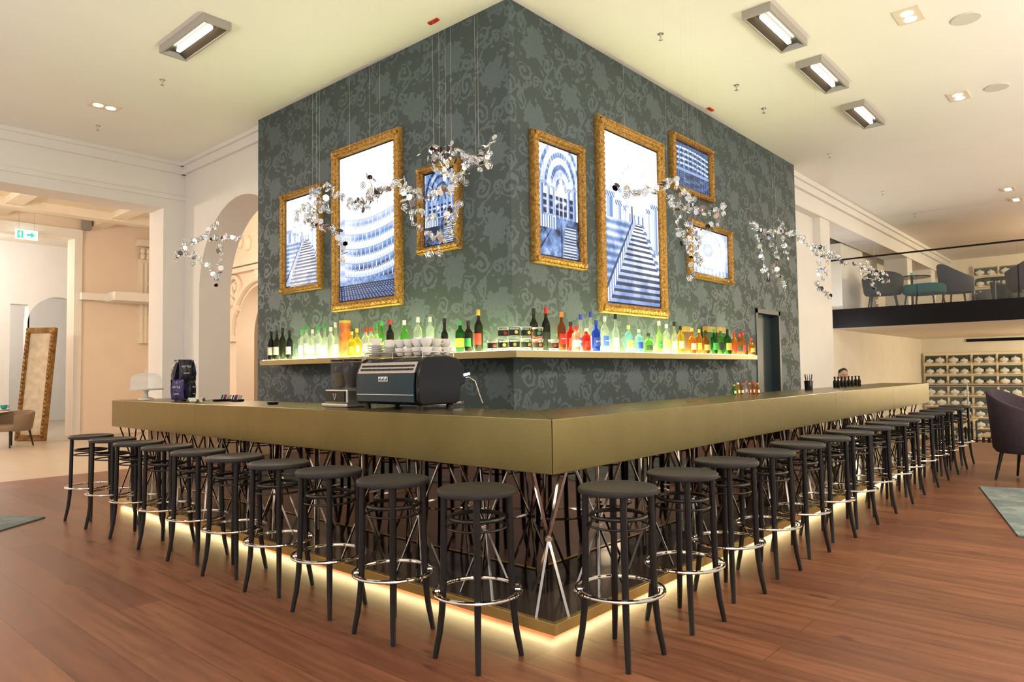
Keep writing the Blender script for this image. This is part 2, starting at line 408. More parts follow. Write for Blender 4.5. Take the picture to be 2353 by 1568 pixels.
struct(MB().bx(XM+.06,21,-9,2.5,mt-.02,mt).obj('floor_mezzanine',WOOD,smooth=False))
struct(MB().bx(XM,XM+.06,-9,2.5,mb_,mt).obj('trim_mezzanine',BLK,smooth=False))
gb=thing('glass_balustrade','frameless glass balustrade with black handrail on upper gallery edge','railing',(XM,0,mt))
for i in range(7):
    y1=2.45-i*1.6
    MB().bx(.02,.035,y1-1.58,y1,0,mr-mt-.02).obj('glass_pane',PANE,gb,smooth=False)
MB().bx(.008,.047,-9,2.45,mr-mt-.02,mr-mt+.01).obj('handrail',BLK,gb,smooth=False,bevel=.004)
gb=thing('glass_balustrade','low glass balustrade with steel posts at the step down','railing',(11.85,0,0))
for i in range(6):
    y1=1.2-i*1.2
    MB().bx(-.006,.006,y1-1.12,y1-.06,.1,.98).obj('glass_pane',PANE,gb,smooth=False)
    MB().tube([(0,y1,0),(0,y1,1.02)],.018,8).obj('post',GREYP,gb)
MB().tube([(0,1.2,1.02),(0,-6,1.02)],.02,8).obj('handrail',GREYP,gb)
# ================================================================ CEILING FITTINGS
def fixture(px,py,along,L=.90,Wd=.25):
    p=P(px,py,2,CZ-.07)
    t=thing('ceiling_light','rectangular grey ceiling lamp with one bright tube','lamp',(p.x,p.y,CZ-.07),0 if along=='x' else pi/2,'ceiling lamps')
    b=MB(); h=.07; w=.022
    b.bx(-L/2,L/2,-Wd/2,-Wd/2+w,0,h).bx(-L/2,L/2,Wd/2-w,Wd/2,0,h).bx(-L/2,-L/2+.03,-Wd/2+w,Wd/2-w,0,h).bx(L/2-.03,L/2,-Wd/2+w,Wd/2-w,0,h)
    b.obj('housing',FIXW,t,smooth=False,bevel=.002)
    m=MB(); m.bx(-L/2+.03,L/2-.03,-Wd/2+w,Wd/2-w,.045,.055)
    for s_ in(-1,1): m.add([(-L/2+.03,s_*(Wd/2-w),.005),(L/2-.03,s_*(Wd/2-w),.005),(L/2-.03,s_*.045,.042),(-L/2+.03,s_*.045,.042)],[(0,1,2,3)])
    m.obj('reflector',FIXM,t,smooth=False)
    MB().bx(-L/2+.12,L/2-.12,-.019,.019,.012,.04).obj('tube_lamp',LAMP,t,smooth=False,bevel=.008)
    return t
fixture(446,97,'y'); fixture(1783,76,'x'); fixture(1892,181,'x'); fixture(1985,271,'x')
def downlight(px,py):
    p=P(px,py,2,CZ)
    t=thing('downlight','square recessed twin halogen downlight in the ceiling','lamp',(p.x,p.y,CZ-.012),0,'halogen downlights')
    MB().bx(-.15,.15,-.10,.10,0,.012).obj('frame',mat('downlight_trim',(.8,.7,.55),.5),t,smooth=False)
    for dx in(-.065,.065):
        MB().lathe([(.05,0),(.05,-.004),(.03,-.008),(0,-.008)],20,(dx,0,0)).obj('bulb',LAMPS,t)
for a in((2088,35),(2203,220),(240,243),(2316,434),(2335,458)): downlight(*a)
def disc(px,py,r=.12):
    p=P(px,py,2,CZ); o=MB().lathe([(0,0),(r*.95,0),(r,.006),(r,.012)],32).obj('ceiling_speaker',DISCW,None,(p.x,p.y,CZ-.012)); tag(o,'round white flush ceiling speaker','speaker','ceiling speakers')
disc(2219,42,.12);disc(2290,200,.12)
for (px,py) in((373,188),(225,293),(1518,83),(1755,253),(1906,357),(2028,443),(2102,495),(1692,200)):
    p=P(px,py,2,CZ-.02)
    o=MB().lathe([(0,-.05),(.02,-.045),(.004,-.035),(.006,-.01),(.012,0),(.014,.01),(.03,.01),(.03,.02)],12).obj('sprinkler',GREYP,None,(p.x,p.y,CZ-.012)); tag(o,'small metal fire sprinkler head in the ceiling','sprinkler','sprinklers')
REDP=mat('red_plastic',(.5,.02,.01),.4)
for (px,py,rz) in((996,50,pi/2),(1633,252,0)):
    p=P(px,py,2,CZ-.01); o=MB().bx(-.06,.06,-.018,.018,0,.016).bx(-.04,.04,-.012,.012,-.008,0).obj('emergency_marker',REDP,None,(p.x,p.y,CZ-.015),rz,bevel=.003); tag(o,'small red emergency marker under the ceiling','sign','red markers')
# ================================================================ BAR
SW=.62
bar=thing('bar_counter','long L-shaped brushed brass bar counter with mirrored base','bar counter',(0,0,0))
YL,XR=5.97,8.72
zt,zb=1.12,.843
g=.0015
m=MB()
def seg(poly): m.prism(poly,lambda u,v,k:(u,v,zb if k==0 else zt))
seg([(0,0+g),(SW-0.0,SW+g),(SW,2.0-g),(0,2.0-g)])
seg([(0,2.0+g),(SW,2.0+g),(SW,4-g),(0,4-g)]); seg([(0,4+g),(SW,4+g),(SW,YL),(0,YL)])
seg([(g,0),(2.27-g,0),(2.27-g,SW),(SW+g,SW)])
for a,b in((2.27,4.5),(4.5,6.7),(6.7,XR)): seg([(a+g,0),(b-g,0),(b-g,SW),(a+g,SW)])
m.obj('countertop',BRASS,bar,smooth=False,bevel=.003)
IN=.36
MB().prism([(IN,IN),(IN,YL-.02),(SW-.02,YL-.02),(SW-.02,SW-.02),(XR-.02,SW-.02),(XR-.02,IN)],lambda u,v,k:(u,v,.1 if k==0 else zb)).obj('mirror_panel',SMOKE,bar,smooth=False,label='smoked mirror panel')
MB().prism([(.02,.02),(.02,YL),(SW-.02,YL),(SW-.02,SW-.02),(XR,SW-.02),(XR,.02)],lambda u,v,k:(u,v,.055 if k==0 else .1)).obj('plinth',DARKG,bar,smooth=False)
m=MB(); m.bx(0,.03,0,YL,.05,.106); m.bx(.03,XR,0,.03,.05,.106)
m.obj('plinth_edging',mat('bright_brass',(.72,.52,.18),.3,.9),bar,smooth=False,bevel=.002)
m=MB(); m.bx(.08,.12,.08,YL-.05,.038,.055); m.bx(.12,XR-.05,.08,.12,.038,.055)
m.obj('light_strip',LED,bar,smooth=False)
m=MB(); m.bx(.25,SW-.1,.25,YL-.1,.001,.055); m.bx(SW-.1,XR-.1,.25,SW-.1,.001,.055); m.obj('base_support',DARKG,bar,smooth=False)
def brace():
    b=MB(); w=.125; d=.085
    for (sx,sy) in((1,1),(1,-1),(-1,1),(-1,-1)):
        b.tube([(sx*w,sy*d,.103),(-sx*w,-sy*d,zb)],.0095,4,flat=.6)
    b.box((0,0,(.103+zb)/2),(.035,.035,.02))
    return b
B0=brace().obj('cross_brace',STEELB,bar,(.17,.17,0),pi/4,smooth=False)
def bcopy(x,y,rz):
    c=B0.copy(); COL.objects.link(c); c.parent=bar; c.location=(x,y,0); c.rotation_euler=(0,0,rz)
for i in range(10): 
    if .62+i*.58<YL-.1: bcopy(.16,.62+i*.58,pi/2)
for i in range(17):
    if .62+i*.58<XR-.1: bcopy(.62+i*.58,.16,0)
# ================================================================ STOOLS
def make_stool():
    t=thing('bar_stool','black bentwood bar stool with round seat and chrome foot ring','stool',(0,0,0),0,'bar stools at the counter')
    R=.192
    MB().lathe([(0,.782),(.15,.780),(.180,.774),(R,.778),(R+.002,.788),(R,.799),(R-.006,.804),(.165,.804),(.157,.800),(0,.797)],48).obj('seat',SEATM,t)
    l=MB()
    prof=[(.158,.781,.0165),(.160,.65,.0165),(.162,.5,.0165),(.165,.35,.0165),(.172,.22,.016),(.184,.12,.015),(.200,.04,.0138),(.207,0,.0125)]
    l.tube([(a,0,z) for a,z,_ in prof],[c for _,_,c in prof],10)
    L0=l.obj('leg',BLACKW,t,rz=pi/4)
    for k in range(1,4):
        c=L0.copy(); COL.objects.link(c); c.parent=t; c.rotation_euler=(0,0,pi/4+k*pi/2)
    MB().ring(.132,.665,.0105,36).ring(.142,.62,.006,36).obj('upper_ring',BLACKW,t)
    f=MB().ring(.211,.315,.0085,48,8); f.ring(.188,.315,.0042,40,6)
    for k in range(4):
        a=pi/4+k*pi/2; f.tube([(.175*math.cos(a),.175*math.sin(a),.315),(.205*math.cos(a),.205*math.sin(a),.315)],.007,8)
    f.obj('foot_ring',CHROME,t,label='chrome foot ring')
    return t
ST=make_stool(); first=True
pos=[(-.37+random.uniform(-.015,.015),.21+.58*i) for i in range(10)]+[(.12+.611*i,-.31+random.uniform(-.015,.015)) for i in range(15)]
pos[0]=(-.33,.21)
for (x,y) in pos:
    rz=math.atan2(CAM.y-y,CAM.x-x)-pi/4+random.uniform(-.1,.1)+(.18 if y<0 else .08)
    if first: ST.location=(x,y,0); ST.rotation_euler=(0,0,rz); first=False
    else: copy_thing(ST,(x,y,0),rz)
# ================================================================ BACK SHELF
SZ0=1.527; st=.055; SD=.25; SZ=SZ0+.003
yS=P(597,820,0,TX-SD).y; xS=P(1740,812,1,TY-SD).x
shelf=thing('wall_shelf','brass-fronted wall shelf wrapping the corner with glowing top','shelf',(0,0,0))
MB().prism([(TX-SD,TY-SD),(TX-SD,yS),(TX-.001,yS),(TX-.001,TY-.001),(xS,TY-.001),(xS,TY-SD)],lambda u,v,k:(u,v,SZ0-st if k==0 else SZ0)).obj('shelf_board',mat('shelf_brass',(.36,.29,.13),.35,.7),shelf,smooth=False,bevel=.002)
i0,i1=.02,.004
MB().prism([(TX-SD+i0,TY-SD+i0),(TX-SD+i0,yS-.03),(TX-i1,yS-.03),(TX-i1,TY-i1),(xS-.03,TY-i1),(xS-.03,TY-SD+i0)],lambda u,v,k:(u,v,SZ0 if k==0 else SZ)).obj('light_panel',LEDG,shelf,smooth=False,label='glowing yellow-green light panel')
# ================================================================ FRAMED SCREENS
def C3(v):
    v=np.clip(v,0,1); v=np.clip((v-.5)*1.25+.52,0,1)[...,None]
    a=np.array([.004,.014,.06]);b=np.array([.18,.34,.72]);c=np.array([1,1.05,1.13])
    return np.where(v<.5,a+(b-a)*(v*2),b+(c-b)*((v-.5)*2))
def vn(U,V,s,n,asp=1.5,oc=4):
    r=np.random.RandomState(s); o=np.zeros_like(U); amp=1;tot=0
    for k in range(oc):
        a=int(n*2**k); b=int(n*asp*2**k); gdt=r.rand(b+2,a+2)
        x=np.clip(U,0,.9999)*a; y=np.clip(V,0,.9999)*b; i=x.astype(int); j=y.astype(int); fx=x-i; fy=y-j
        fx=fx*fx*(3-2*fx); fy=fy*fy*(3-2*fy)
        o+=amp*((gdt[j,i]*(1-fx)+gdt[j,i+1]*fx)*(1-fy)+(gdt[j+1,i]*(1-fx)+gdt[j+1,i+1]*fx)*fy); tot+=amp; amp*=.65
    return o/tot-.5
def sm(a,b,x): 
    t=np.clip((x-a)/(b-a),0,1); return t*t*(3-2*t)
def column(val,U,V,x,w,z0,z1,d=.35):
    t=(U-x)/w; ins=(np.abs(t)<1)&(V>z0)&(V<z1)
    sh=1-d*(.35+.65*sm(-.6,1,t))+.06*np.sin(t*9)
    val=np.where(ins,.95*sh,val)
    cap=(np.abs(t)<1.5)&(((V>z1)&(V<z1+.03))|((V<z0)&(V>z0-.03)))
    return np.where(cap,.55+.3*np.sin(U*150+V*200),val)
def pic_stairs(U,V,s=1):
    n=vn(U,V,s,7); val=1.06-.1*(V<.6)+.35*n
    for c,rw,z in((.55,.46,.60),(.56,.33,.60),(.57,.2,.58)):
        d=np.hypot((U-c),(V-z)*1.25)
        val=np.where((V>z)&(d<rw)&(d>rw-.07),val-.22+1.8*(rw-d)+.08*np.sin(np.arctan2(V-z,U-c)*30),val)
    val-=.18*((V>.66)&(V<.685)&(U<.5))
    val=column(val,U,V,.07,.075,.34,.62,.55); val=column(val,U,V,.25,.04,.40,.58,.5); val=column(val,U,V,.36,.02,.44,.56); val=column(val,U,V,.93,.05,.36,.62,.5); val=column(val,U,V,.80,.028,.42,.58)
    for x in(.45,.53,.61,.69): val-=.45*((np.abs(U-x)<.014)&(V<.55)&(V>.47))
    h=.50; t=np.clip((h-V)/h,0,1)
    left=(V<.5)&(U<.56-.62*t)
    val=np.where(left,.55+.7*n+.18*np.sin(V*130),val)
    inside=(V<h)&(U>.56-.52*t)&(U<.66+.62*t)
    ph=(16*t**.72)%1.0
    val=np.where(inside,np.where(ph<.5,.12+.25*n,.70-.15*t+.5*n+.3*(U>.5)*(1-t)),val)
    rail=(V<h+.07)&(V<h+.02+.10*t)&(np.abs(U-(.52-.53*t))<.03+.05*t)
    val=np.where(rail,.45+.45*(np.sin(U*160)>0)*1.0,val)
    val=np.where((V<h+.1)&(np.abs((U-(.49-.56*t)))<.012+.012*t),.15,val)
    rr=(V<h)&(np.abs(U-(.68+.60*t))<.025+.03*t); val=np.where(rr,.38+.4*(np.sin(V*150)>0),val)
    return val
def pic_opera(U,V,s=2):
    n=vn(U,V,s,8); val=1.12-.12*sm(.75,.45,V)+.16*n
    d=np.hypot(U-.1,V-1.05); val-=.10*(np.abs(np.sin(d*20))<.14)*(V>.62)
    for k,z in enumerate((.60,.50,.40,.30,.205)):
        c=z-.16*(U-.05)*(1-U)+.02*U
        x=(c-V)
        par=(x>0)&(x<.038); slot=(x>=.038)&(x<.088)
        amt=sm(-.12,.40,U)*(.48+.15*k)
        orn_=.12*(np.sin(U*120)>.3)*(x>.012)*(x<.028)
        val=np.where(par,1.0-.06*k-orn_-.42*np.exp(-((x-.038)/.006)**2),val)
        inner=.12+.55*vn(U,V,s+k,16)+.28*sm(.07,.042,x)
        pill=np.abs(((U*13+k*.4)%1)-.5)>.44
        dk=np.where(pill,.86,inner)
        dk=np.where(x>.076,.25+.5*(np.sin(U*200)>0.2),dk)
        val=np.where(slot,val*(1-amt)+dk*amt,val)
    val=np.where((U<.09)&(V>.12)&(V<.56),.72+.4*n+.1*np.sin(V*90),val)
    val=np.where((V<.135)&(V>.10),.45+.9*vn(U,V,s+9,20),val)
    seats=(V<.105); val=np.where(seats,.04+.45*((np.sin(U*130/(1.2-V*3)+1)>.1)&(np.sin((V+.02)**.7*300)>-.1)),val)
    return val
def pic_hall(U,V,s=3,dark=.0):
    n=vn(U,V,s,7); val=.88-dark+.9*n
    for c,rw,z in((.55,.55,.60),(.56,.40,.62),(.57,.27,.62),(.57,.15,.60)):
        d=np.hypot((U-c),(V-z)*1.15)
        val=np.where((V>z)&(d<rw)&(d>rw-.055),val-.38+.12*np.sin(np.arctan2(V-z,U-c)*36),val)
    for x,w,a,b in((.08,.05,.36,.64),(.26,.032,.38,.62),(.38,.02,.40,.60),(.90,.05,.34,.64),(.76,.028,.38,.62)): val=column(val,U,V,x,w,a,b,.75)
    for x in(.17,.32,.47,.57,.67,.83): 
        val=np.where((np.abs(U-x)<.04)&(V<.55)&(V>.36),.05+.5*(np.sin(V*90)>.5)+n,val)
    for (x,z) in((.57,.70),(.3,.66),(.82,.68),(.45,.5),(.65,.5)): val+=1.2*np.exp(-((U-x)**2+((V-z)*1.4)**2)/.0012)
    fl=(V<.36); val=np.where(fl,.36-dark*.6+1.3*vn(U,V,s+4,6)-.3*(np.abs(np.sin((U-.57)/(V-.42)*2.2))<.12),val)
    val=np.where((V<.36)&(V>.25)&(U<.45),.35+.5*(np.sin(U*110)>0),val)
    st_=(V<.30)&(U>.60+.25*V)&(U<.95); val=np.where(st_,.15+.6*(np.sin(V*230)>0),val)
    return val
def pic_hall_d(U,V): return pic_hall(U,V,9,.34)
def pic_seats(U,V):
    n=vn(U,V,5,10); val=.22+.4*n
    for k,z in enumerate((.90,.78,.66,.54)):
        c=z-.10*(U-.4)**2*2+.02
        val=np.where((V<c)&(V>c-.045),.80+.5*n-.3*(np.sin(U*90)>.6),val)
        val=np.where((V<c-.05)&(V>c-.10),.12+.55*(np.sin(U*50)>.2)*(.5+n),val)
    val=np.where(V<.42,.10+.5*n+.30*(np.sin((V+.1)**.6*170+U*3)>.2)*(np.sin(U*110)>-.3),val)
    val=np.where((V>.36)&(V<.42),.55,val)
    return val
def pic_dome(U,V):
    n=vn(U,V,8,8); d=np.hypot((U-.45),(V-.55)*.85); a=np.arctan2(V-.55,U-.45)
    val=1.0-.12*sm(.1,.5,d)+.25*n
    for rr_,w,k in((.36,.02,.25),(.27,.01,.2),(.11,.03,.35),(.06,.015,.3)): val-=k*np.exp(-((d-rr_)/w)**2)
    val-=.13*((np.sin(a*16)>.55)&(d>.13)&(d<.35)); val-=.25*((V<.13)&(np.sin(U*60)>0)); val-=.25*sm(.42,.6,d)
    return val
def screen_mat():
    m=bpy.data.materials.new('screen_image'); m.use_nodes=True; nt=m.node_tree; b=nt.nodes['Principled BSDF']
    at=nt.nodes.new('ShaderNodeVertexColor'); at.layer_name='pic'
    nt.links.new(at.outputs['Color'],b.inputs['Emission Color']); b.inputs['Emission Strength'].default_value=1.05
    b.inputs['Base Color'].default_value=(.02,.02,.02,1); b.inputs['Roughness'].default_value=.3; b.inputs['Specular IOR Level'].default_value=.2
    return m
SCR=screen_mat()
def gframe(corners,side,fn,label,fw=.085):
    ax=0 if side=='L' else 1; pl=(TX-.06) if side=='L' else (TY-.06)
    q=[P(a,b,ax,pl) for a,b in corners]
    z1=(q[0].z+q[1].z)/2; z0=(q[2].z+q[3].z)/2
    k=1 if side=='L' else 0
    a0=(q[0][k]+q[3][k])/2; a1=(q[1][k]+q[2][k])/2
    w=abs(a1-a0); h=z1-z0; cen=(a0+a1)/2
    if side=='L': loc=(TX,cen,z0); rz=-pi/2
    else: loc=(cen,TY,z0); rz=0
    t=thing('framed_screen',label,'picture',loc,rz)
    prof=[(0,.0),(0,.045),(.08,.058),(.18,.052),(.30,.060),(.50,.074),(.68,.066),(.76,.048),(.88,.050),(1.0,.034),(1.0,.008)]
    cs=[(-w/2,0),(w/2,0),(w/2,h),(-w/2,h)]; ins=[(1,1),(-1,1),(-1,-1),(1,-1)]
    b=MB(); K=len(prof)
    for s_ in range(4):
        A,Bc=cs[s_],cs[(s_+1)%4]; ia,ib=ins[s_],ins[(s_+1)%4]
        L=math.hypot(Bc[0]-A[0],Bc[1]-A[1]); N=max(8,int(L/.008)); vs=[];fs=[]
        for i in range(N+1):
            tt=i/N
            for j,(o,hh) in enumerate(prof):
                o*=fw
                x=(A[0]+ia[0]*o)*(1-tt)+(Bc[0]+ib[0]*o)*tt; z=(A[1]+ia[1]*o)*(1-tt)+(Bc[1]+ib[1]*o)*tt
                d=hh
                if 4<=j<=6: d+=.006*math.sin(tt*L*2*pi/.055+ (j-5)*1.6)+.003*math.sin(tt*L*2*pi/.021+j)
                if j==2: d+=.003*math.sin(tt*L*2*pi/.025)
                if j==8: d+=.003*math.sin(tt*L*2*pi/.018)
                vs.append((x,-d,z))
        for i in range(N):
            for j in range(K-1): a=i*K+j; fs.append((a,a+1,a+1+K,a+K))
        b.add(vs,fs)
    for (c,i_) in zip(cs,ins):
        b.ell((c[0]+i_[0]*fw*.5,-.068,c[1]+i_[1]*fw*.5),(fw*.33,.014,fw*.33),8)
    b.obj('frame',GOLD,t,sharp=60)
    MB().bx(-w/2+fw*.5,w/2-fw*.5,-.012,-.002,fw*.5,h-fw*.5).obj('screen_casing',BLACKP,t,smooth=False)
    bz=.014
    x0,x1,zz0,zz1=-w/2+fw+bz,w/2-fw-bz,fw+bz,h-fw-bz
    nx=int((x1-x0)/.005); nz=int((zz1-zz0)/.005)
    U,V=np.meshgrid(np.linspace(0,1,nx+1),np.linspace(0,1,nz+1))
    colr=C3(fn(U,V)).reshape(-1,3)
    vs=[(x0+(x1-x0)*u,-.018,zz0+(zz1-zz0)*v) for u,v in zip(U.ravel(),V.ravel())]
    fs=[(j*(nx+1)+i,j*(nx+1)+i+1,(j+1)*(nx+1)+i+1,(j+1)*(nx+1)+i) for j in range(nz) for i in range(nx)]
    o=MB().add(vs,fs).obj('screen',SCR,t,smooth=False)
    ca=o.data.color_attributes.new('pic','FLOAT_COLOR','POINT')
    ca.data.foreach_set('color',np.concatenate([colr,np.ones((len(colr),1))],1).astype(np.float32).ravel())
    return t
gframe([(642,447),(733,422),(735,663),(642,675)],'L',lambda U,V:pic_stairs(U,V,4),'upright ornate gold frame with glowing staircase photograph',.065)
gframe([(758,345),(914,293),(918,701),(762,715)],'L',pic_opera,'tall ornate gold frame with bright opera balcony photograph',.09)
gframe([(955,385),(1050,362),(1053,572),(957,583)],'L',pic_hall_d,'small bright gold frame with dark blue hall photograph',.06)
gframe([(1228,293),(1347,340),(1350,620),(1232,602)],'R',pic_hall,'gold frame with blue-white photograph of arched foyer',.07)
gframe([(1377,262),(1529,330),(1537,733),(1386,716)],'R',pic_stairs,'tallest carved gold frame with grand staircase photograph',.10)
gframe([(1547,300),(1641,345),(1642,458),(1550,440)],'R',pic_seats,'small gold frame with theatre auditorium photograph',.06)
gframe([(1586,505),(1684,527),(1686,653),(1590,637)],'R',pic_dome,'small gold frame with domed ceiling photograph',.06)
# ================================================================ BOTTLES
def gm(name,c,tr=.9): return mat('bottle_'+name,c,.04,trans=tr,ior=1.2)
BM={'dark':gm('dark',(.02,.02,.015),.3),'clear':gm('clear',(.90,.92,.88)),'green':gm('green',(.18,.52,.09)),'lgreen':gm('light_green',(.6,.85,.35)),
 'yellow':gm('yellow',(.95,.72,.08)),'amber':gm('amber',(.75,.28,.04)),'red':gm('red',(.8,.03,.02)),'blue':gm('blue',(.04,.10,.85)),'lblue':gm('light_blue',(.4,.75,.95)),'pink':gm('pink',(.95,.5,.4)),'dgreen':gm('deep_green',(.02,.10,.02),.6),'brown':gm('brown',(.25,.08,.02),.6)}
def lm(n,c): return mat('paper_'+n,c,.6)
LM={'white':lm('white',(.8,.78,.7)),'red':lm('red',(.6,.03,.02)),'black':lm('black',(.015,.015,.015)),'gold':lm('gold',(.6,.42,.08)),'green':lm('green',(.05,.35,.08)),'blue':lm('blue',(.03,.08,.5)),'orange':lm('orange',(.8,.25,.03)),'yellow':lm('yellow',(.85,.65,.1)),'silver':lm('silver',(.5,.5,.5)),'cream':lm('cream',(.75,.68,.5))}
def bottle(loc,h,kind,glass,cap,lab,label,face,txt=None):
    r={'wine':.036,'spirit':.038,'square':.038,'slim':.031,'squat':.042,'small':.02}[kind]
    t=thing('bottle',label,'bottle',loc,face,'bottles on the bar shelf' if kind!='small' else 'small bottles on the counter')
    sq=.6 if kind=='square' else None
    sh={'wine':.64,'spirit':.66,'square':.66,'slim':.56,'squat':.58,'small':.6}[kind]
    nr=.0125 if kind!='small' else .009
    prof=[(0,.004),(r*.8,0),(r,.008),(r,h*sh*.5),(r,h*sh-.02),(r*.92,h*sh),(r*.6,h*(sh+.06)),(nr*1.1,h*(sh+.12)),(nr,h*.9),(nr*1.15,h*.9),(nr*1.15,h*.925),(0,h*.925)]
    MB().lathe(prof,20,sq=sq).obj('glass_body',BM[glass],t,sharp=50)
    MB().lathe([(nr*1.3,h*.86),(nr*1.3,h*.99),(nr*1.1,h),(0,h)],14).obj('cap',LM[cap],t)
    if lab:
        l0,l1=h*sh*.26,h*sh*.68; n=16; vs=[];fs=[]
        for i in range(n+1):
            a=-pi/2-1.0+2.0*i/n; rr=r+.0012
            if sq: rr*=1/max(abs(math.cos(a)),abs(math.sin(a)))**sq
            vs+=[(rr*math.cos(a),rr*math.sin(a),l0),(rr*math.cos(a),rr*math.sin(a),l1)]
        fs=[(2*i,2*i+2,2*i+3,2*i+1) for i in range(n)]
        MB().add(vs,fs).obj('paper_label',LM[lab],t)
    if txt:
        lc='white' if lab in('black','red','blue','orange','green') else 'black'
        text_mesh(txt,.062/max(4,len(txt))*1.35,LM[lc],t,(0,-r-.0035,h*sh*.48),(pi/2,0,0),'lettering',.0006)
    return t
CN={'dark':'dark glass','clear':'clear glass','green':'green glass','lgreen':'pale green glass','yellow':'yellow liquor','amber':'amber whisky','red':'red liquor','blue':'blue glass','lblue':'pale blue glass','pink':'pink liquor','dgreen':'dark green','brown':'brown spirit'}
LS=[(623,762,'wine','dark','black','white'),(636,760,'wine','dark','black','cream'),(649,754,'wine','dark','black',None),(665,760,'wine','dark','black','white'),
(694,757,'spirit','clear','green','white'),(704,748,'spirit','clear','green','white'),(718,757,'spirit','clear','silver','cream'),(731,750,'spirit','clear','green','white'),(746,746,'slim','clear','green','white'),
(760,752,'spirit','clear','white',None),(771,741,'slim','clear','white','white'),(808,762,'squat','yellow','gold','yellow'),(820,755,'squat','yellow','gold','cream'),(840,755,'spirit','clear','red','white'),(852,752,'spirit','clear','red','white'),
(864,744,'slim','lgreen','green','white'),(877,738,'slim','green','green','yellow'),(896,735,'wine','dark','red','red'),(929,736,'wine','green','white','white'),(960,729,'spirit','clear','white','white'),(988,728,'spirit','clear','silver','white'),
(1021,732,'slim','dark','black','black'),(1057,738,'square','dgreen','green','orange'),(1076,738,'wine','dark','black','green'),(1099,712,'wine','dark','gold','red')]
TX_={960:'MARTINI',988:'BACARDI',1057:'Jägermeister',929:'MARTINI',896:'CAMPARI',1389:'ABSOLUT',1369:'SKYY',1290:'APEROL',1334:'SKYY',1444:'BOMBAY',1514:'Tanqueray',1606:'Chivas'}
def caplab(g,c,l): return f"{CN[g]} bottle with {c} cap"+(f" and {l} label" if l else "")+" on shelf"
FORCE={1226:.085,1254:.085,1563:.19,1590:.19,1621:.19,1640:.19,1655:.19,1671:.19,623:.20,1727:.20,1711:.09}
bi=0
def put(side,px,top,kind,g,c,l):
    global bi; bi+=1
    off=.085 if bi%2 else .18
    off=FORCE.get(px,off)
    if side=='L': p=P(px,top,0,TX-off); loc=(TX-off,min(p.y,yS-.045),SZ+.0005); f=-pi/2
    else: p=P(px,top,1,TY-off); loc=(min(p.x,xS-.05),TY-off,SZ+.0005); f=0
    h=max(.18,min(.4,p.z-SZ))
    bottle(loc,h,kind,g,c,l,caplab(g,c,l),f+(-.45 if side=='R' else .45)+.12*((bi%3)-1),TX_.get(px))
for a in LS: put('L',*a)
RS=[(1226,709,'wine','dark','black','red'),(1254,707,'wine','dark','red','black'),(1290,717,'wine','brown','orange','red'),(1311,740,'spirit','red','black','red'),(1323,750,'spirit','pink','red','white'),(1334,723,'slim','clear','blue','blue'),
(1347,755,'spirit','red','white','red'),(1357,717,'slim','clear','blue','white'),(1369,736,'spirit','blue','blue','blue'),(1389,727,'spirit','clear','silver','blue'),(1414,722,'slim','clear','black','white'),(1444,748,'spirit','lblue','yellow','yellow'),
(1468,757,'spirit','lblue','silver','blue'),(1490,766,'squat','green','black','black'),(1514,738,'slim','lgreen','white','green'),(1531,745,'spirit','clear','white','yellow'),(1549,740,'slim','clear','black','white'),(1563,750,'spirit','yellow','black','cream'),
(1590,754,'squat','amber','gold','cream'),(1606,757,'spirit','amber','gold','orange'),(1621,760,'squat','brown','black','gold'),(1640,757,'spirit','dgreen','green','green'),(1655,752,'wine','green','gold','black'),(1671,757,'square','dgreen','black','gold'),
(1686,764,'spirit','amber','red','red'),(1699,767,'spirit','brown','red','black'),(1711,765,'wine','amber','red','red'),(1727,777,'squat','amber','red','gold')]
for a in RS: put('R',*a)
def giftbox(side,px0,px1,top,c,rnd_=False):
    if side=='L': a=P(px0,top,0,TX-.10);b=P(px1,top,0,TX-.10); loc=(TX-.10,(a.y+b.y)/2,SZ+.0005); w=abs(a.y-b.y)
    else: a=P(px0,top,1,TY-.07);b=P(px1,top,1,TY-.07); loc=((a.x+b.x)/2,TY-.06,SZ+.0005); w=abs(a.x-b.x)
    h=a.z-SZ; r=w/2
    t=thing('gift_box','printed cardboard spirit gift carton standing behind bottles','box',loc,0,'gift cartons on the shelf')
    if rnd_: MB().lathe([(0,0),(r,0),(r,h*.93),(0,h*.93)],24).obj('carton',c,t); MB().lathe([(r*1.03,h*.93),(r*1.03,h),(0,h)],24).obj('lid',LM['gold'],t)
    else: MB().bx(-w/2,w/2,-.032,.032,0,h*.92).obj('carton',c,t,smooth=False,bevel=.002); MB().bx(-w/2-.001,w/2+.001,-.034,.034,h*.8,h).obj('lid',mat('carton_gold',(.3,.2,.05),.5),t,smooth=False,bevel=.002)
giftbox('L',785,800,738,mat('carton_orange',(.45,.14,.04),.6,noise=.5,nscale=14),True)
giftbox('R',1572,1583,750,mat('carton_brown',(.12,.05,.02),.6)); giftbox('R',1622,1640,750,mat('carton_green',(.03,.06,.02),.6)); giftbox('R',1643,1664,752,mat('carton_black',(.02,.02,.02),.6))
def jar(loc,lab):
    t=thing('snack_jar','clear glass jar with dark printed label on the shelf','jar',loc,random.uniform(-.8,-.2),'glass jars on the shelf')
    MB().lathe([(0,0),(.034,0),(.04,.01),(.042,.075),(.046,.08),(.044,.08),(.039,.072),(.037,.012),(0,.008)],20).obj('glass_body',GLASS,t)
    MB().lathe([(.045,.078),(.045,.09),(0,.092)],20).obj('lid',LM['silver'],t)
    MB().lathe([(.0425,.02),(.0428,.062)],20).obj('printed_label',LM['black'],t)
    MB().ell((0,-.0425,.042),(.014,.003,.014),8).obj('printed_emblem',LM[lab],t)
labs=['red','yellow','gold','orange','red','yellow','green','orange']
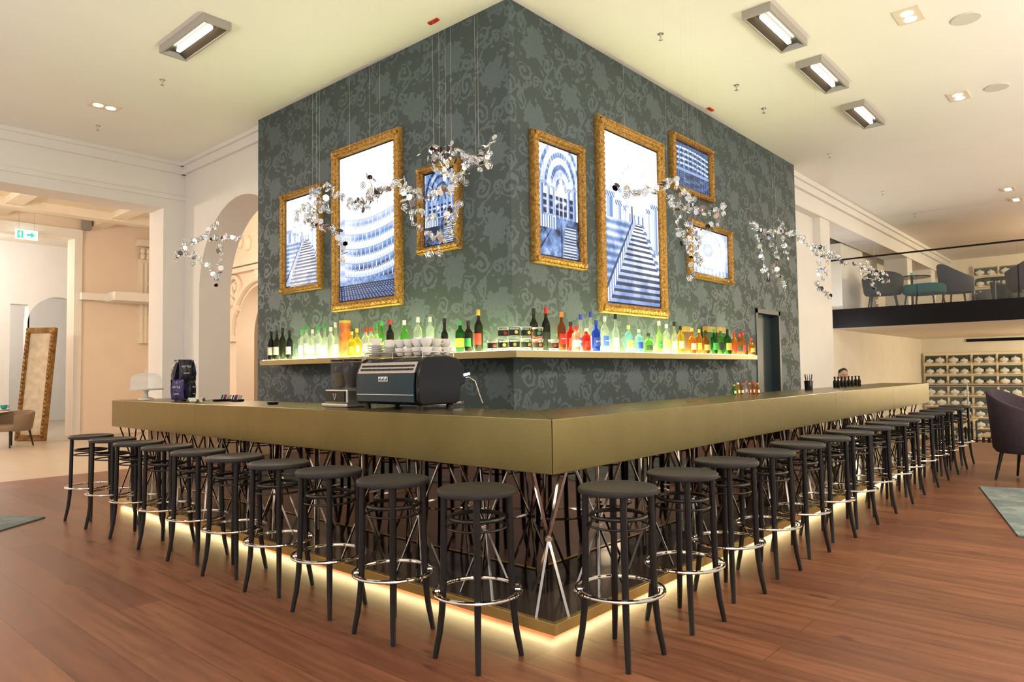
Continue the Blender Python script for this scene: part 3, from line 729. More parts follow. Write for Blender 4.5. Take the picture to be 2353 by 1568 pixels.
for i,px in enumerate((1132,1157,1182)):
    p=P(px,790,0,TX-.19); jar((TX-.19,p.y,SZ+.0005),labs[i]); 
    if i: jar((TX-.19,p.y,SZ+.0935),labs[i+3])
for i,px in enumerate((1209,1236,1272)):
    p=P(px,790,1,TY-.195); jar((p.x,TY-.195,SZ+.0005),labs[i+2])
    if i<2: jar((p.x,TY-.195,SZ+.0935),labs[i+5])
# ================================================================ ESPRESSO MACHINE
mx0,mx1=.19,.62; my0,my1=1.23,1.90
em=thing('espresso_machine','large glossy black and teal espresso machine on the counter','coffee machine',(mx0,my0,zt+.0005),0)
Lm=my1-my0; Wm=mx1-mx0
prof=[(.03,.035),(.005,.06),(.0,.16),(.008,.25),(.035,.315),(.08,.345),(.25,.355),(.34,.340),(.40,.295),(.425,.22),(.415,.17),(.37,.15),(.36,.05),(.33,.035)]
MB().prism(prof,lambda u,v,k:(u,.02+(Lm-.04)*k,v)).obj('body',BLACKP,em,bevel=.004,sharp=40)
cheek=[(a*1.03-.006,b*1.01-.001) for a,b in prof]
for y0,y1 in((0,.03),(Lm-.03,Lm)):
    MB().prism(cheek,lambda u,v,k:(u,y0+(y1-y0)*k,v)).obj('side_panel',BLACKP,em,bevel=.01,sharp=40)
TEAL=mat('teal_gloss',(.006,.032,.05),.10,.1,spec=.45)
MB().prism([(-.012,.055),(-.014,.16),(-.006,.245),(.0,.245),(-.004,.16),(-.004,.055)],lambda u,v,k:(u,.034+(Lm-.068)*k,v)).obj('back_panel',TEAL,em,sharp=60,label='teal glossy rear panel')
MB().bx(-.0155,-.0125,.034,Lm-.034,.10,.104).bx(-.006,.002,.034,Lm-.034,.245,.251).obj('chrome_trim',CHROME,em,smooth=False)
gr=MB().prism([(-.004,.252),(.026,.317),(.034,.315),(.006,.249)],lambda u,v,k:(u,.034+(Lm-.068)*k,v),0)
for i in range(38):
    y=.06+i*(Lm-.12)/37
    for q in range(2):
        z=.268+q*.024; x=-.004+(z-.252)*.46
        gr.box((x,y,z),(.006,.008,.014),1,rot=Matrix.Rotation(.43,3,'Y'))
gr.obj('vent_grille',[GREYP,BLACKP],em,smooth=False,label='silver slotted vent grille')
LW=mat('logo_white',(.8,.8,.8),.4)
lg=MB()
for i in range(3): lg.bx(-.017,-.013,Lm*.5+.03-i*.034,Lm*.5+.058-i*.034,.19,.222)
lg.obj('logo_plate',LW,em,smooth=False)
lg=MB()
for i in range(3): lg.bx(-.019,-.0165,Lm*.5+.034-i*.034,Lm*.5+.040-i*.034,.195,.217); lg.bx(-.019,-.0165,Lm*.5+.045-i*.034,Lm*.5+.053-i*.034,.195,.207)
lg.obj('logo_mark',BLACKP,em,smooth=False)
cr=MB().tube([(.06,.03,.385),(.06,Lm-.03,.385),(.34,Lm-.03,.385),(.34,.03,.385)],.004,8,True)
for x in(.06,.34):
    for y in(.03,Lm/2,Lm-.03): cr.tube([(x,y,.34),(x,y,.385)],.003,6)
cr.obj('cup_rail',CHROME,em)
for x in(.06,.32):
    for y in(.06,Lm-.06): MB().lathe([(0,0),(.022,0),(.018,.038),(0,.038)],12,(x,y,0)).obj('foot',BLACKP,em)
MB().tube([(.41,.04,.20),(.455,.0,.21),(.485,-.03,.18),(.50,-.05,.10),(.515,-.07,.03)],.0045,8).obj('steam_wand',CHROME,em)
MB().tube([(.40,-.005,.225),(.44,-.02,.235)],.009,10).obj('steam_knob',mat('glare_knob',(.9,.95,1),.3,emis=(.8,.95,1),es=1.5),em)  # emission on the knob imitates a white glare
MB().bx(.33,.428,.03,Lm-.03,.02,.045).obj('drip_tray',CHROME,em,smooth=False)
CZt=zt+.3605
def cup_mesh():
    return MB().lathe([(0,.003),(.018,0),(.024,.004),(.037,.03),(.041,.055),(.039,.055),(.034,.03),(.02,.008),(0,.008)],20).tube([(.036,0,.044),(.055,0,.046),(.058,0,.03),(.045,0,.018),(.033,0,.02)],.0038,6)
c0=cup_mesh().obj('coffee_cup',PORC); tag(c0,'white porcelain coffee cup on the espresso machine','cup','cups on the espresso machine'); used=False
sc=MB().lathe([(0,.002),(.03,0),(.034,.004),(.07,.014),(.072,.016),(.03,.008),(0,.007)],24).obj('saucer',PORC); tag(sc,'white porcelain saucer on the espresso machine','saucer','saucers on the espresso machine')
su=False
for i in range(4):
    for j in range(3):
        for k in range(2):
            loc=(mx0+.12+j*.087,my0+.06+i*.087,CZt+k*.0565)
            if not used: c0.location=loc; used=True
            else:
                c=c0.copy(); COL.objects.link(c); c.location=loc; c.rotation_euler=(0,0,[.8,-.8,2.3][j])
for (x,y,n) in((mx0+.14,my0+.46,4),(mx0+.13,my0+.605,5),(mx0+.285,my0+.55,6)):
    for k in range(n):
        if not su: sc.location=(x,y,CZt); su=True
        else:
            c=sc.copy(); COL.objects.link(c); c.location=(x,y,CZt+.0168*k); 
for (x,y,n) in((mx0+.14,my0+.46,4),(mx0+.13,my0+.605,5)):
    c=c0.copy(); COL.objects.link(c); c.location=(x,y,CZt+.0168*n-.006); c.rotation_euler=(.0,0,2)
BEAN=mat('coffee_beans',(.03,.012,.006),.5,bump=1,bscale=120)
g0=thing('coffee_grinder','twin-hopper coffee grinder with clear bean hoppers','grinder',(.32,2.2,zt+.0005),0)
MB().bx(-.11,.11,-.16,.16,.0,.03).bx(-.09,.09,-.14,.14,.03,.13).obj('base',GREYP,g0,smooth=False,bevel=.01)
MB().bx(-.1,-.09,-.12,.12,.04,.12).obj('front_panel',BLACKP,g0,smooth=False)
MB().tube([(-.102,0,.055),(-.102,.02,.1),(-.102,-.02,.1)],.003,6,True).obj('printed_emblem',LM['white'],g0)
for s_,mm in((-.075,BEAN),(.075,mat('pale_beans',(.22,.15,.08),.6,bump=1,bscale=120))):
    MB().lathe([(.035,.13),(.045,.15),(.068,.24),(.07,.34),(.066,.34),(.064,.24),(.04,.152),(.03,.135)],24,(0,s_,0)).obj('hopper',HOPG,g0)
    MB().lathe([(0,.14),(.036,.152),(.061,.235),(.062,.29 if s_<0 else .25),(0,.295 if s_<0 else .255)],24,(0,s_,0)).obj('bean_fill',mm,g0)
    MB().lathe([(.072,.34),(.072,.352),(0,.356)],24,(0,s_,0)).obj('lid',BLACKP,g0)
ck=thing('cake_stand','white footed cake stand under a clear glass dome','cake stand',(.25,5.72,zt+.0005))
MB().lathe([(0,0),(.08,0),(.075,.012),(.022,.03),(.018,.08),(.03,.095),(.165,.103),(.17,.116),(0,.108)],36).obj('stand',PORC,ck)
MB().lathe([(.15,.110),(.153,.114),(.153,.20),(.142,.25),(.10,.278),(0,.288),(0,.284),(.098,.273),(.138,.247),(.149,.20),(.149,.114)],36).ring(.152,.116,.004,36).obj('dome',DOMEG,ck)
MB().ell((0,0,.308),(.018,.018,.022),8).obj('knob',DOMEG,ck)
bagm=[mat('packet_purple',(.04,.03,.115),.28,noise=.3,nscale=20),mat('packet_black',(.02,.018,.03),.25),mat('packet_blue',(.03,.035,.09),.25,.2)]
def bag(loc,rz,tilt,mm,lab):
    w,h=.13,.20; nx,nz=12,14; vs=[];fs=[]
    for s_ in(1,-1):
        for j in range(nz+1):
            for i in range(nx+1):
                u=i/nx*2-1; v=j/nz
                d=.026*(max(0,1-u*u))**.5*(max(0,math.sin(pi*v)))**.55+.003*math.sin(9*u+5*v)
                vs.append((u*w/2*(1-.08*math.sin(pi*v)),-s_*max(d,.0008),v*h))
    N=(nx+1)*(nz+1)
    for j in range(nz):
        for i in range(nx):
            a=j*(nx+1)+i; fs.append((a,a+1,a+nx+2,a+nx+1)); fs.append((N+a,N+a+nx+1,N+a+nx+2,N+a+1))
    o=MB().add(vs,fs).obj('crisp_packet',mm,None,loc); o.rotation_euler=(tilt,0,rz)
    tag(o,lab,'crisp packet','crisp packets on the rack')
    text_mesh('KETTLE',.026,LM['white'],o,(0,-.030,.125),(pi/2,0,0),'lettering',.0008)
    MB().bx(-.028,.028,-.030,-.027,.055,.064).obj('printed_band',LM['silver'],o,smooth=False)
bx,by=.30,4.93
rk=thing('snack_rack','black wire rack holding crisp packets on the counter','rack',(bx,by,zt+.0005))
m=MB().ring(.09,.006,.004,28); m.tube([(0,0,0),(0,0,.4)],.006,8)
for z in(.02,.2): m.ring(.04,z,.003,24)
for k in range(6):
    a=k*pi/3
    for z in(.02,.2): m.tube([(0,0,z),(.04*math.cos(a),.04*math.sin(a),z)],.002,5)
for k in range(4):
    a=k*pi/2; m.tube([(0,0,.004),(.09*math.cos(a),.09*math.sin(a),.006)],.003,5)
m.obj('wire_frame',BLACKP,rk)
n=0
for z,rr,tl in((.012,.088,.0),(.212,.098,-.16)):
    for k in range(4):
        a=-2.5+k*2*pi/4+(.75 if z>.1 else 0)
        bag((bx+rr*math.cos(a),by+rr*math.sin(a),zt+z),a+pi/2+random.uniform(-.12,.12),tl+random.uniform(-.05,.05),bagm[n%3],'glossy purple-black crisp packet on wire rack'); n+=1
def ashtray(px,py):
    p=P(px,py,2,zt)
    o=MB().lathe([(0,.002),(.04,0),(.05,.018),(.046,.018),(.037,.006),(0,.006)],24).obj('serving_dish',BLACKP,None,(min(.55,max(.07,p.x)),p.y,zt+.0005)); tag(o,'small round black dish on the bar top','dish','small dishes on the bar')
ashtray(627,930); ashtray(500,923)
for px,py in((440,923),(458,925),(472,921)):
    p=P(px,py,2,zt); t=thing('card_holder','small folded menu card on the bar top','menu card',(min(.5,max(.08,p.x)),p.y,zt+.0005),random.uniform(0,3),'menu cards')
    MB().prism([(-.03,0),(0,.035),(.03,0),(.028,0),(0,.033),(-.028,0)],lambda u,v,k:(-.035+.07*k,u,v)).obj('card',LM['white'],t,smooth=False); MB().bx(-.03,.03,-.032,.032,0.0,.002).obj('tray',LM['black'],t,smooth=False)
for px,py in((520,922),(545,923)):
    p=P(px,py,2,zt); t=thing('napkin_caddy','black napkin caddy with coloured sachets','caddy',(min(.5,p.x),p.y,zt+.0005),.3,'napkin caddies')
    MB().bx(-.04,.04,-.05,.05,0,.02).obj('tray',BLACKP,t,smooth=False,bevel=.003)
    for q in range(5): MB().box((0,-.035+.017*q,.04),(.05,.006,.045),0,rot=Matrix.Rotation(.4,3,'X')).obj('sachet',LM[['white','red','blue','white','black'][q]],t,smooth=False)
for i,(px,top,g_,c_) in enumerate(((1686,884,'green','gold'),(1695,880,'yellow','white'),(1703,882,'amber','red'),(1712,876,'clear','red'),(1722,880,'pink','gold'),(1730,878,'amber','red'),(1740,880,'amber','orange'))):
    p=P(px,907,2,zt); yy=min(.56,p.y); p2=P(px,top,1,yy); bottle((p2.x,yy,zt+.0005),max(.09,min(.16,p2.z-zt)),'small',g_,c_,'white',f'small {CN[g_]} cocktail bottle on the bar top',0)
p2=P(1858,880,1,.45)
t=thing('straw_holder','black cup holding straws and bar tools','straw holder',(p2.x,.45,zt+.0005))
MB().lathe([(0,0),(.04,0),(.045,.1),(.042,.1),(.038,.005),(0,.005)],20).obj('cup',BLACKP,t)
for i in range(10):
    a=i*.63; MB().tube([(.01*math.cos(a),.01*math.sin(a),.01),(.04*math.cos(a),.04*math.sin(a),.17)],.003,6).obj('straw',LM['black'],t)
for i in range(8):
    yy=.50-.06*(i%2); p2=P(1918+i*8,870,1,yy)
    bottle((p2.x,yy,zt+.0005),.13,'small','dark','black',None,'small dark bottle standing on the bar top',0)
# ================================================================ HANGING CRYSTAL GARLANDS
MIR=mat('mirror_disc',(.84,.86,.90),.05,1); DKM=mat('dark_mirror_disc',(.10,.08,.09),.08,1); CRY=mat('crystal_disc',(.86,.93,1),.03,trans=.85,ior=1.5)
RIM=mat('silver_rim',(.65,.66,.7),.15,1)
WIRE=mat('steel_wire',(.75,.73,.68),.4,.6)
def hexm(mt_,ringed):
    b=MB(); r=.0245
    if ringed:
        b.tube([(r*math.cos(k*pi/3),r*math.sin(k*pi/3),0) for k in range(6)],.0026,6,True,0)
        b.lathe([(0,.007),(r*.40,.0045),(r*.68,0),(r*.40,-.0045),(0,-.007)],8,m=1)
        o=b.obj('hexagon_disc',[RIM,CRY],smooth=False)
    else:
        b.lathe([(0,.0015),(r,.0015),(r,-.0015),(0,-.0015)],6); o=b.obj('hexagon_disc',mt_,smooth=False)
    me=o.data; bpy.data.objects.remove(o); return me
HX=[hexm(MIR,False),hexm(None,True),hexm(DKM,False)]
def garland(side,paths,count,label,pln=.31):
    ax=0 if side=='L' else 1
    first=P(*paths[0][0],ax,pln)
    t=thing('hanging_garland',label,'hanging ornament',tuple(first),0,'crystal garlands above the bar')
    wm=MB(); allp=[]
    for pth in paths:
        w=[P(a,b,ax,pln)-first for a,b in pth]
        L=sum((w[i+1]-w[i]).length for i in range(len(w)-1)); n=max(3,int(L/.03)); out=[]
        for i in range(n+1):
            s_=L*i/n; acc=0
            for k in range(len(w)-1):
                l=(w[k+1]-w[k]).length
                if acc+l>=s_ or k==len(w)-2:
                    q=w[k].lerp(w[k+1],min(1,(s_-acc)/max(l,1e-6))); break
                acc+=l
            out.append(q+Vector([random.uniform(-.025,.025) for _ in range(3)]))
        wm.tube(out,.001,4); allp+=out
    base=list(allp)
    while len(allp)<count: 
        q=random.choice(base); allp.append(q+Vector([random.uniform(-.075,.075),random.uniform(-.075,.075),random.uniform(-.06,.06)]))
    random.shuffle(allp)
    for q in allp[:min(99,count)]:
        me=random.choices(HX,[.36,.55,.09])[0]
        o=bpy.data.objects.new('hexagon_disc',me); COL.objects.link(o); o.parent=t; o.location=q
        o.rotation_euler=(random.uniform(0,6),random.uniform(0,6),random.uniform(0,6)); s_=random.uniform(.75,1.15); o.scale=(s_,)*3
    for q in allp[:3]: wm.tube([q,(q.x,q.y,CZ-first.z)],.0003,4)
    wm.obj('wire',WIRE,t,smooth=False)
LB='hanging garland of mirrored and crystal hexagons on thin wires'
garland('L',[[(402,598),(425,560),(465,545),(505,548),(545,546)],[(408,575),(450,590),(485,612),(498,650)],[(470,545),(492,515)],[(500,560),(508,610),(498,640)],[(420,555),(440,600)]],99,LB)
garland('L',[[(682,492),(705,468),(735,430),(770,432),(785,460)],[(700,470),(720,510),(765,530),(790,560),(786,600)],[(700,510),(735,485),(760,450)],[(720,440),(750,480)]],99,LB)
garland('L',[[(795,466),(830,462),(870,442),(900,428)],[(855,415),(862,450),(820,480)],[(860,450),(890,430)]],48,LB)
garland('L',[[(912,425),(922,405),(935,440),(950,485),(990,497)],[(930,470),(960,520),(1000,545),(1035,525),(1060,470)],[(925,440),(980,452),(1030,430)],[(1008,590),(1018,520),(1035,480)]],85,LB)
garland('L',[[(985,372),(1020,350),(1070,358),(1110,375),(1130,340),(1138,318)],[(1000,385),(1040,400),(1075,380),(1105,372)],[(1035,440),(1045,405),(1080,370)],[(1005,345),(1030,378),(1035,410)]],99,LB,.42)
garland('R',[[(1418,430),(1450,445),(1490,440),(1520,425),(1555,412)],[(1525,425),(1545,470),(1580,480),(1625,485),(1665,480)],[(1545,450),(1570,500),(1600,540),(1640,520),(1660,485)],[(1560,430),(1590,460),(1610,490)],[(1545,480),(1560,530),(1590,570)]],99,LB)
garland('R',[[(1560,540),(1590,580),(1610,612)],[(1608,530),(1600,590),(1582,640)]],34,LB,.42)
garland('R',[[(1726,515),(1760,535),(1800,530),(1850,552)],[(1770,540),(1785,580),(1782,625),(1805,662)],[(1790,510),(1800,550),(1815,590)],[(1745,540),(1760,640)]],99,LB)
garland('R',[[(1862,565),(1890,570),(1925,590),(1945,610)],[(1880,580),(1885,620),(1880,660),(1905,680)],[(1870,580),(1905,590),(1895,640)]],95,LB)
garland('R',[[(1962,605),(1980,610),(2010,628),(2035,630)],[(1980,620),(2005,650),(2020,675),(2018,700)],[(1990,605),(2012,640),(2040,650)]],90,LB)
# ================================================================ CHAIRS
def tub_chair(loc,rz,mm,leg,w,sh,bh,ah,label,group=None,legh=None):
    t=thing('lounge_chair',label,'chair',loc,rz,group)
    R=w/2; n=28; vs=[];fs=[]
    lh=legh or sh-.12
    A=math.radians(125)
    for i in range(n+1):
        a=-A+2*A*i/n
        k=max(0,math.cos(a/2.0*1.15))
        top=ah+(bh-ah)*(k**3)
        fl=1.0+.10*k
        ca,sa_=math.sin(a),math.cos(a)
        for (rr,z) in((R*.90,lh),(R*.98,lh+.05),(R*fl,top-.03),(R*fl-.015,top),(R*fl-.05,top),(R*fl-.065,top-.03),(R*.86,lh+.1),(R*.8,lh)):
            vs.append((rr*ca,rr*sa_*(1.0),z))
    K=8
    for i in range(n):
        for j in range(K): fs.append((i*K+j,(i+1)*K+j,(i+1)*K+(j+1)%K,i*K+(j+1)%K))
    fs.append(list(range(K))); fs.append([n*K+j for j in range(K)][::-1])
    MB().add(vs,fs).obj('backrest',mm,t,sharp=50)
    MB().lathe([(0,lh),(R*.84,lh),(R*.88,lh+.03),(R*.88,sh-.03),(R*.84,sh),(0,sh+.01)],28).obj('seat',mm,t)
    for sx in(-1,1):
        for sy in(-1,1):
            MB().tube([(sx*R*.58,sy*R*.58,lh+.01),(sx*R*.72,sy*R*.72,0)],[.022,.013],8).obj('leg',leg,t)
    return t
PUR=mat('purple_fabric',(.045,.028,.042),.85,bump=.3,bscale=200,noise=.15,nscale=30)
TEALF=mat('teal_fabric',(.0,.09,.11),.8,bump=.3,bscale=200); GREYF=mat('grey_purple_fabric',(.05,.048,.075),.8,bump=.3,bscale=200); BEI=mat('beige_fabric',(.24,.17,.115),.8,bump=.3,bscale=200)
BLF=mat('black_fabric',(.015,.012,.015),.8)
p=P(2335,1110,2,0)
RH=.014
tub_chair((p.x+.17,p.y-.17,RH),math.radians(-15),PUR,BLACKW,.82,.45,1.06,.80,'dark purple upholstered high-back lounge chair on rug')
def rug(pts,label,th=.012):
    o=MB().prism([(q.x,q.y) for q in pts],lambda u,v,k:(u,v,.001+th*k)).obj('rug',RUG,smooth=False); tag(o,label,'rug')
a=P(2250,1120,2,0); b=P(2353,1252,2,0)
d=(b-a).normalized(); nn=Vector((d.y,-d.x,0))
if nn.dot(Vector((1,-1,0)))<0: nn=-nn
rug([a,a+d*2.6,a+d*2.6+nn*3,a+nn*3],'worn teal and grey patterned rug on wooden floor')
a=P(104,1191,2,0); b=P(0,1222,2,0); c=P(0,1187,2,0)
d1=(b-a).normalized(); d2=(c-a).normalized(); rug([a,a+d1*2.5,a+d1*2.5+d2*2,a+d2*2],'worn grey-green patterned rug corner on wooden floor')
cyy=14.7; p=P(30,700,1,cyy)
tub_chair((p.x,cyy,0),math.radians(-60),BEI,BLACKW,.74,.44,.72,.64,'beige upholstered tub chair in the stone-floored hall')
def round_table(loc,r,h,tm,label,group=None):
    t=thing('round_table',label,'table',loc,0,group)
    MB().lathe([(0,h-.025),(r-.01,h-.025),(r,h-.015),(r,h),(0,h)],36).obj('table_top',tm,t)
    MB().lathe([(.22,0),(.22,.01),(.03,.02),(.025,.05),(.025,h-.025),(.06,h-.025)],24).obj('pedestal',BLACKW,t)
    return t
p=P(-12,942,2,.74); round_table((p.x-.15,p.y,0),.4,.74,mat('pale_wood',(.5,.38,.24),.5,noise=.2,nscale=8),'small round pale wood cafe table in the hall')
o=cup_mesh().obj('coffee_cup',mat('teal_cup',(.02,.35,.4),.2)); o.location=(p.x+.14,p.y-.05,.7405); o.scale=(1.6,)*3; tag(o,'teal coffee cup on the small table','cup')
lf=thing('leaning_mirror','huge ornate gold-framed mirror leaning against the wall','mirror',(P(70,1003,1,15.9).x,15.9,0),math.radians(-56))
w=.70; h=2.5; tl=.11
R_=Matrix.Rotation(-tl,3,'X')
GOLD2=mat('aged_gold',(.30,.17,.06),.5,.6,noise=.5,nscale=12)
m=MB()
for (x0,x1,z0,z1) in((-w/2,-w/2+.09,0,h),(w/2-.09,w/2,0,h),(-w/2+.09,w/2-.09,0,.12),(-w/2+.09,w/2-.09,h-.12,h)):
    m.box(tuple(R_@Vector(((x0+x1)/2,0,(z0+z1)/2+.005))),(x1-x0,.10,z1-z0),0,rot=R_)
for i in range(26):
    for x in(-w/2+.045,w/2-.045): v=R_@Vector((x,-.055,.1+i*(h-.2)/25)); m.ell(tuple(v),(.035,.025,.045),6)
m.obj('frame',GOLD2,lf,sharp=40)
m=MB(); m.box(tuple(R_@Vector((0,0,h/2))),(w-.16,.03,h-.2),0,rot=R_); m.obj('mirror_glass',mat('aged_mirror',(.66,.60,.50),.3,.3,noise=.15,nscale=6),lf,smooth=False)
p=P(201,516,1,16.1); t=thing('wall_speaker','small grey loudspeaker bracketed high on the wall','speaker',(p.x,16.299,p.z))
MB().bx(-.09,.09,-.22,-.06,-.13,.13).obj('cabinet',mat('speaker_grey',(.3,.28,.26),.5),t,smooth=False,bevel=.01); MB().bx(-.02,.02,-.06,0,-.02,.02).obj('bracket',GREYP,t,smooth=False)
# exit sign
p=P(61,540,1,16.0)
es=thing('exit_sign','illuminated green and white emergency exit sign','sign',(p.x,16.0,p.z),0)
es.scale=(.8,.8,.8)
MB().bx(-.26,.26,-.02,.02,-.13,.13).obj('sign_box',mat('sign_white',(.7,1,.8),.5,emis=(.80,1,.90),es=1.3),es,smooth=False)
SG=mat('sign_green',(.0,.45,.25),.5,emis=(.08,.68,.42),es=.8)
m=MB(); m.bx(-.22,-.08,-.024,-.021,-.1,.1)
m.prism([(0,.03),(.10,.03),(.10,.08),(.2,0),(.10,-.08),(.10,-.03),(0,-.03)],lambda u,v,k:(u,-.024+.003*k,v)); m.obj('arrow_symbol',SG,es,smooth=False)
m=MB(); m.ell((-.14,-.026,.06),(.018,.004,.018),6)
m.tube([(-.145,-.026,.04),(-.155,-.026,-.01),(-.13,-.026,-.04),(-.145,-.026,-.08)],.009,6); m.tube([(-.155,-.026,-.01),(-.185,-.026,-.05)],.009,6); m.tube([(-.19,-.026,.01),(-.16,-.026,.035),(-.145,-.026,.035),(-.115,-.026,.0)],.007,6)
m.obj('running_figure',mat('fig_white',(.9,1,.9),.5,emis=(.9,1,.9),es=1.2),es)
MB().tube([(-.18,0,.13),(-.18,0,(HC-p.z)/.8)],.004,6).tube([(.18,0,.13),(.18,0,(HC-p.z)/.8)],.004,6).obj('hanger',GREYP,es)
# ---- mezzanine furniture
p=P(2018,700,0,13.3); tub_chair((13.3,p.y-.1,mt),math.radians(100),BLF,BLACKW,.74,.42,.76,.62,'black upholstered tub chair behind the glass balustrade')
p=P(2202,690,0,14.4); tub_chair((14.4,p.y,mt),math.radians(30),GREYF,BLACKW,.68,.45,.95,.62,'grey-purple high-back lounge chair on the gallery')
p=P(2262,680,0,18.2); tub_chair((18.2,p.y,mt),math.radians(200),GREYF,BLACKW,.72,.45,.80,.6,'grey-purple lounge chair on the gallery')
p=P(2318,680,0,17.0); tub_chair((17.0,p.y,mt),math.radians(-20),BLF,BLACKW,.66,.45,.78,.62,'dark upholstered tub chair on the gallery')
p=P(2356,680,0,14.4); tub_chair((14.4,p.y,mt),math.radians(160),PUR,BLACKW,.72,.45,1.0,.66,'dark purple high-back chair on the gallery')
p=P(2125,690,0,13.4)
t=thing('upholstered_bench','teal upholstered low stool with black legs','stool',(13.4,p.y,mt),math.radians(80))
MB().lathe([(0,.26),(.33,.26),(.36,.29),(.36,.43),(.33,.46),(0,.47)],28,sq=.5).obj('seat',TEALF,t)
for sx in(-1,1):
    for sy in(-1,1): MB().tube([(sx*.24,sy*.24,.3),(sx*.28,sy*.28,0)],[.02,.014],8).obj('leg',BLACKW,t)
tyy=P(2095,640,0,14.3).y; round_table((14.3,tyy,mt),.36,.74,BLACKP,'round black cafe table on the gallery','gallery tables')
o=MB().lathe([(0,0),(.03,0),(.035,.09),(.032,.09),(.028,.005),(0,.005)],16).obj('tea_light_glass',mat('teal_glass',(.05,.4,.35),.1,emis=(.1,.5,.3),es=.3),None,(14.3,tyy,mt+.7405)); tag(o,'small teal candle glass on the round table','candle holder')
p=P(2285,650,0,16.0); round_table((16.0,p.y,mt),.36,.74,BLACKP,'round black cafe table on the gallery','gallery tables')
# ---- display of white crockery in dark niches
sx0=20.86
y1=2.42; cw=.60; ch=.305; ztop=P(2200,811,0,sx0).z
TN=mat('niche_teal',(.055,.088,.075),.6); SHC=mat('shelf_cream',(.88,.76,.55),.6)
tu=MB().lathe([(0,0),(.05,0),(.04,.02),(.1,.06),(.11,.1),(.105,.11),(.06,.14),(.015,.15),(.02,.17),(0,.175)],14).obj('tureen',PORC); tag(tu,'white porcelain tureen in a display niche','tureen','white crockery in the display')
us=False
def display(ytop,zt_,NR,ncol,zbot,label):
    global us
    Wt=ncol*cw
    dsp=thing('display_cabinet',label,'display shelf',(sx0,ytop,0))
    m=MB(); m.bx(.06,.139,-Wt,0,zbot,zt_)
    nb=MB()
    for r_ in range(NR):
        m.bx(.0,.06,-Wt,0,zt_-r_*ch-.06,zt_-r_*ch)
        for c_ in range(ncol):
            nb.bx(.045,.058,-c_*cw-cw+.05,-c_*cw-.03,zt_-r_*ch-.24,zt_-r_*ch-.075)
    for c_ in range(ncol+1): m.bx(.01,.06,-c_*cw-(.02 if c_<ncol else 0),-c_*cw+(.02 if c_ else 0),zbot,zt_-.05)
    for r_ in range(NR): m.bx(-.13,.0,-Wt,0,zt_-r_*ch-ch-.02,zt_-r_*ch-ch)
    m.obj('shelving',SHC,dsp,smooth=False); nb.obj('niche_back',TN,dsp,smooth=False)
    for r_ in range(NR):
        for c_ in range(min(5,ncol)):
            for e in(-.13,.13):
                s_=random.uniform(.85,1.15)
                c=tu if not us else tu.copy()
                if us: COL.objects.link(c)
                us=True; c.location=(sx0-.065,ytop-c_*cw-cw/2+e,zt_-r_*ch-ch+.0005); c.scale=(.55*s_,s_,s_)
display(y1,ztop,8,6,FR+.01,'wall display of teal niches holding white crockery')
uy=P(2236,630,0,sx0).y; uz=P(2236,612,0,sx0).z
display(uy,uz,3,3,uz-3*ch-.03,'upper wall display of teal niches with white crockery')
o=MB().bx(0,.04,-1.5,0,-.04,.04)
for i in range(5): o.bx(-.01,0,-1.5,0,-.035+.016*i,-.029+.016*i)
o=o.obj('vent_louver',BLK,None,(20.96,P(2220,783,0,20.95).y,P(2220,783,0,20.95).z),smooth=False); tag(o,'dark linear ventilation louver in the wall','vent')
# ---- restaurant tables and chairs
TW=mat('table_wood',(.50,.34,.19),.45,noise=.2,nscale=6)
def rtable():
    t=thing('dining_table','rectangular light wood dining table on dark legs','table',(0,0,0),0,'restaurant tables')
    MB().bx(-.38,.38,-.38,.38,.71,.75).obj('table_top',TW,t,smooth=False,bevel=.005)
    for sx in(-1,1):
        for sy in(-1,1): MB().bx(sx*.34-.02,sx*.34+.02,sy*.34-.02,sy*.34+.02,0,.71).obj('leg',BLACKW,t,smooth=False)
    return t
def rchair():
    t=thing('dining_chair','dark bentwood dining chair in the restaurant','chair',(0,0,0),0,'restaurant chairs')
    MB().lathe([(0,.44),(.19,.44),(.2,.455),(.19,.47),(0,.465)],24).obj('seat',BLACKW,t)
    for a in(-2.4,-.75): MB().tube([(.15*math.cos(a),.15*math.sin(a),.44),(.19*math.cos(a),.19*math.sin(a),0)],.014,8).obj('leg',BLACKW,t)
    hoop=[(-.19,.2,0),(-.16,.15,.44),(-.17,.2,.7),(-.12,.23,.84),(0,.24,.88),(.12,.23,.84),(.17,.2,.7),(.16,.15,.44),(.19,.2,0)]
    MB().tube(hoop,.013,8).tube([(-.09,.14,.46),(-.09,.21,.72),(0,.225,.78),(.09,.21,.72),(.09,.14,.46)],.01,8).obj('backrest',BLACKW,t)
    return t
T0=rtable(); C0=rchair(); ft=True
for (x,y) in((14.0,1.0),(14.0,-.3),(16.1,1.1),(16.1,-.3),(18.3,1.2),(18.3,-.2),(14.0,-1.6),(16.1,-1.7),(18.3,-1.6)):
    if ft: T0.location=(x,y,FR)
    else: copy_thing(T0,(x,y,FR))
    for k,(dx,dy,rz) in enumerate(((.64,0,-pi/2),(-.64,0,pi/2))):
        if ft and k==0: C0.location=(x+dx,y+dy,FR); C0.rotation_euler=(0,0,rz)
        else: copy_thing(C0,(x+dx,y+dy,FR),rz)
    ft=False
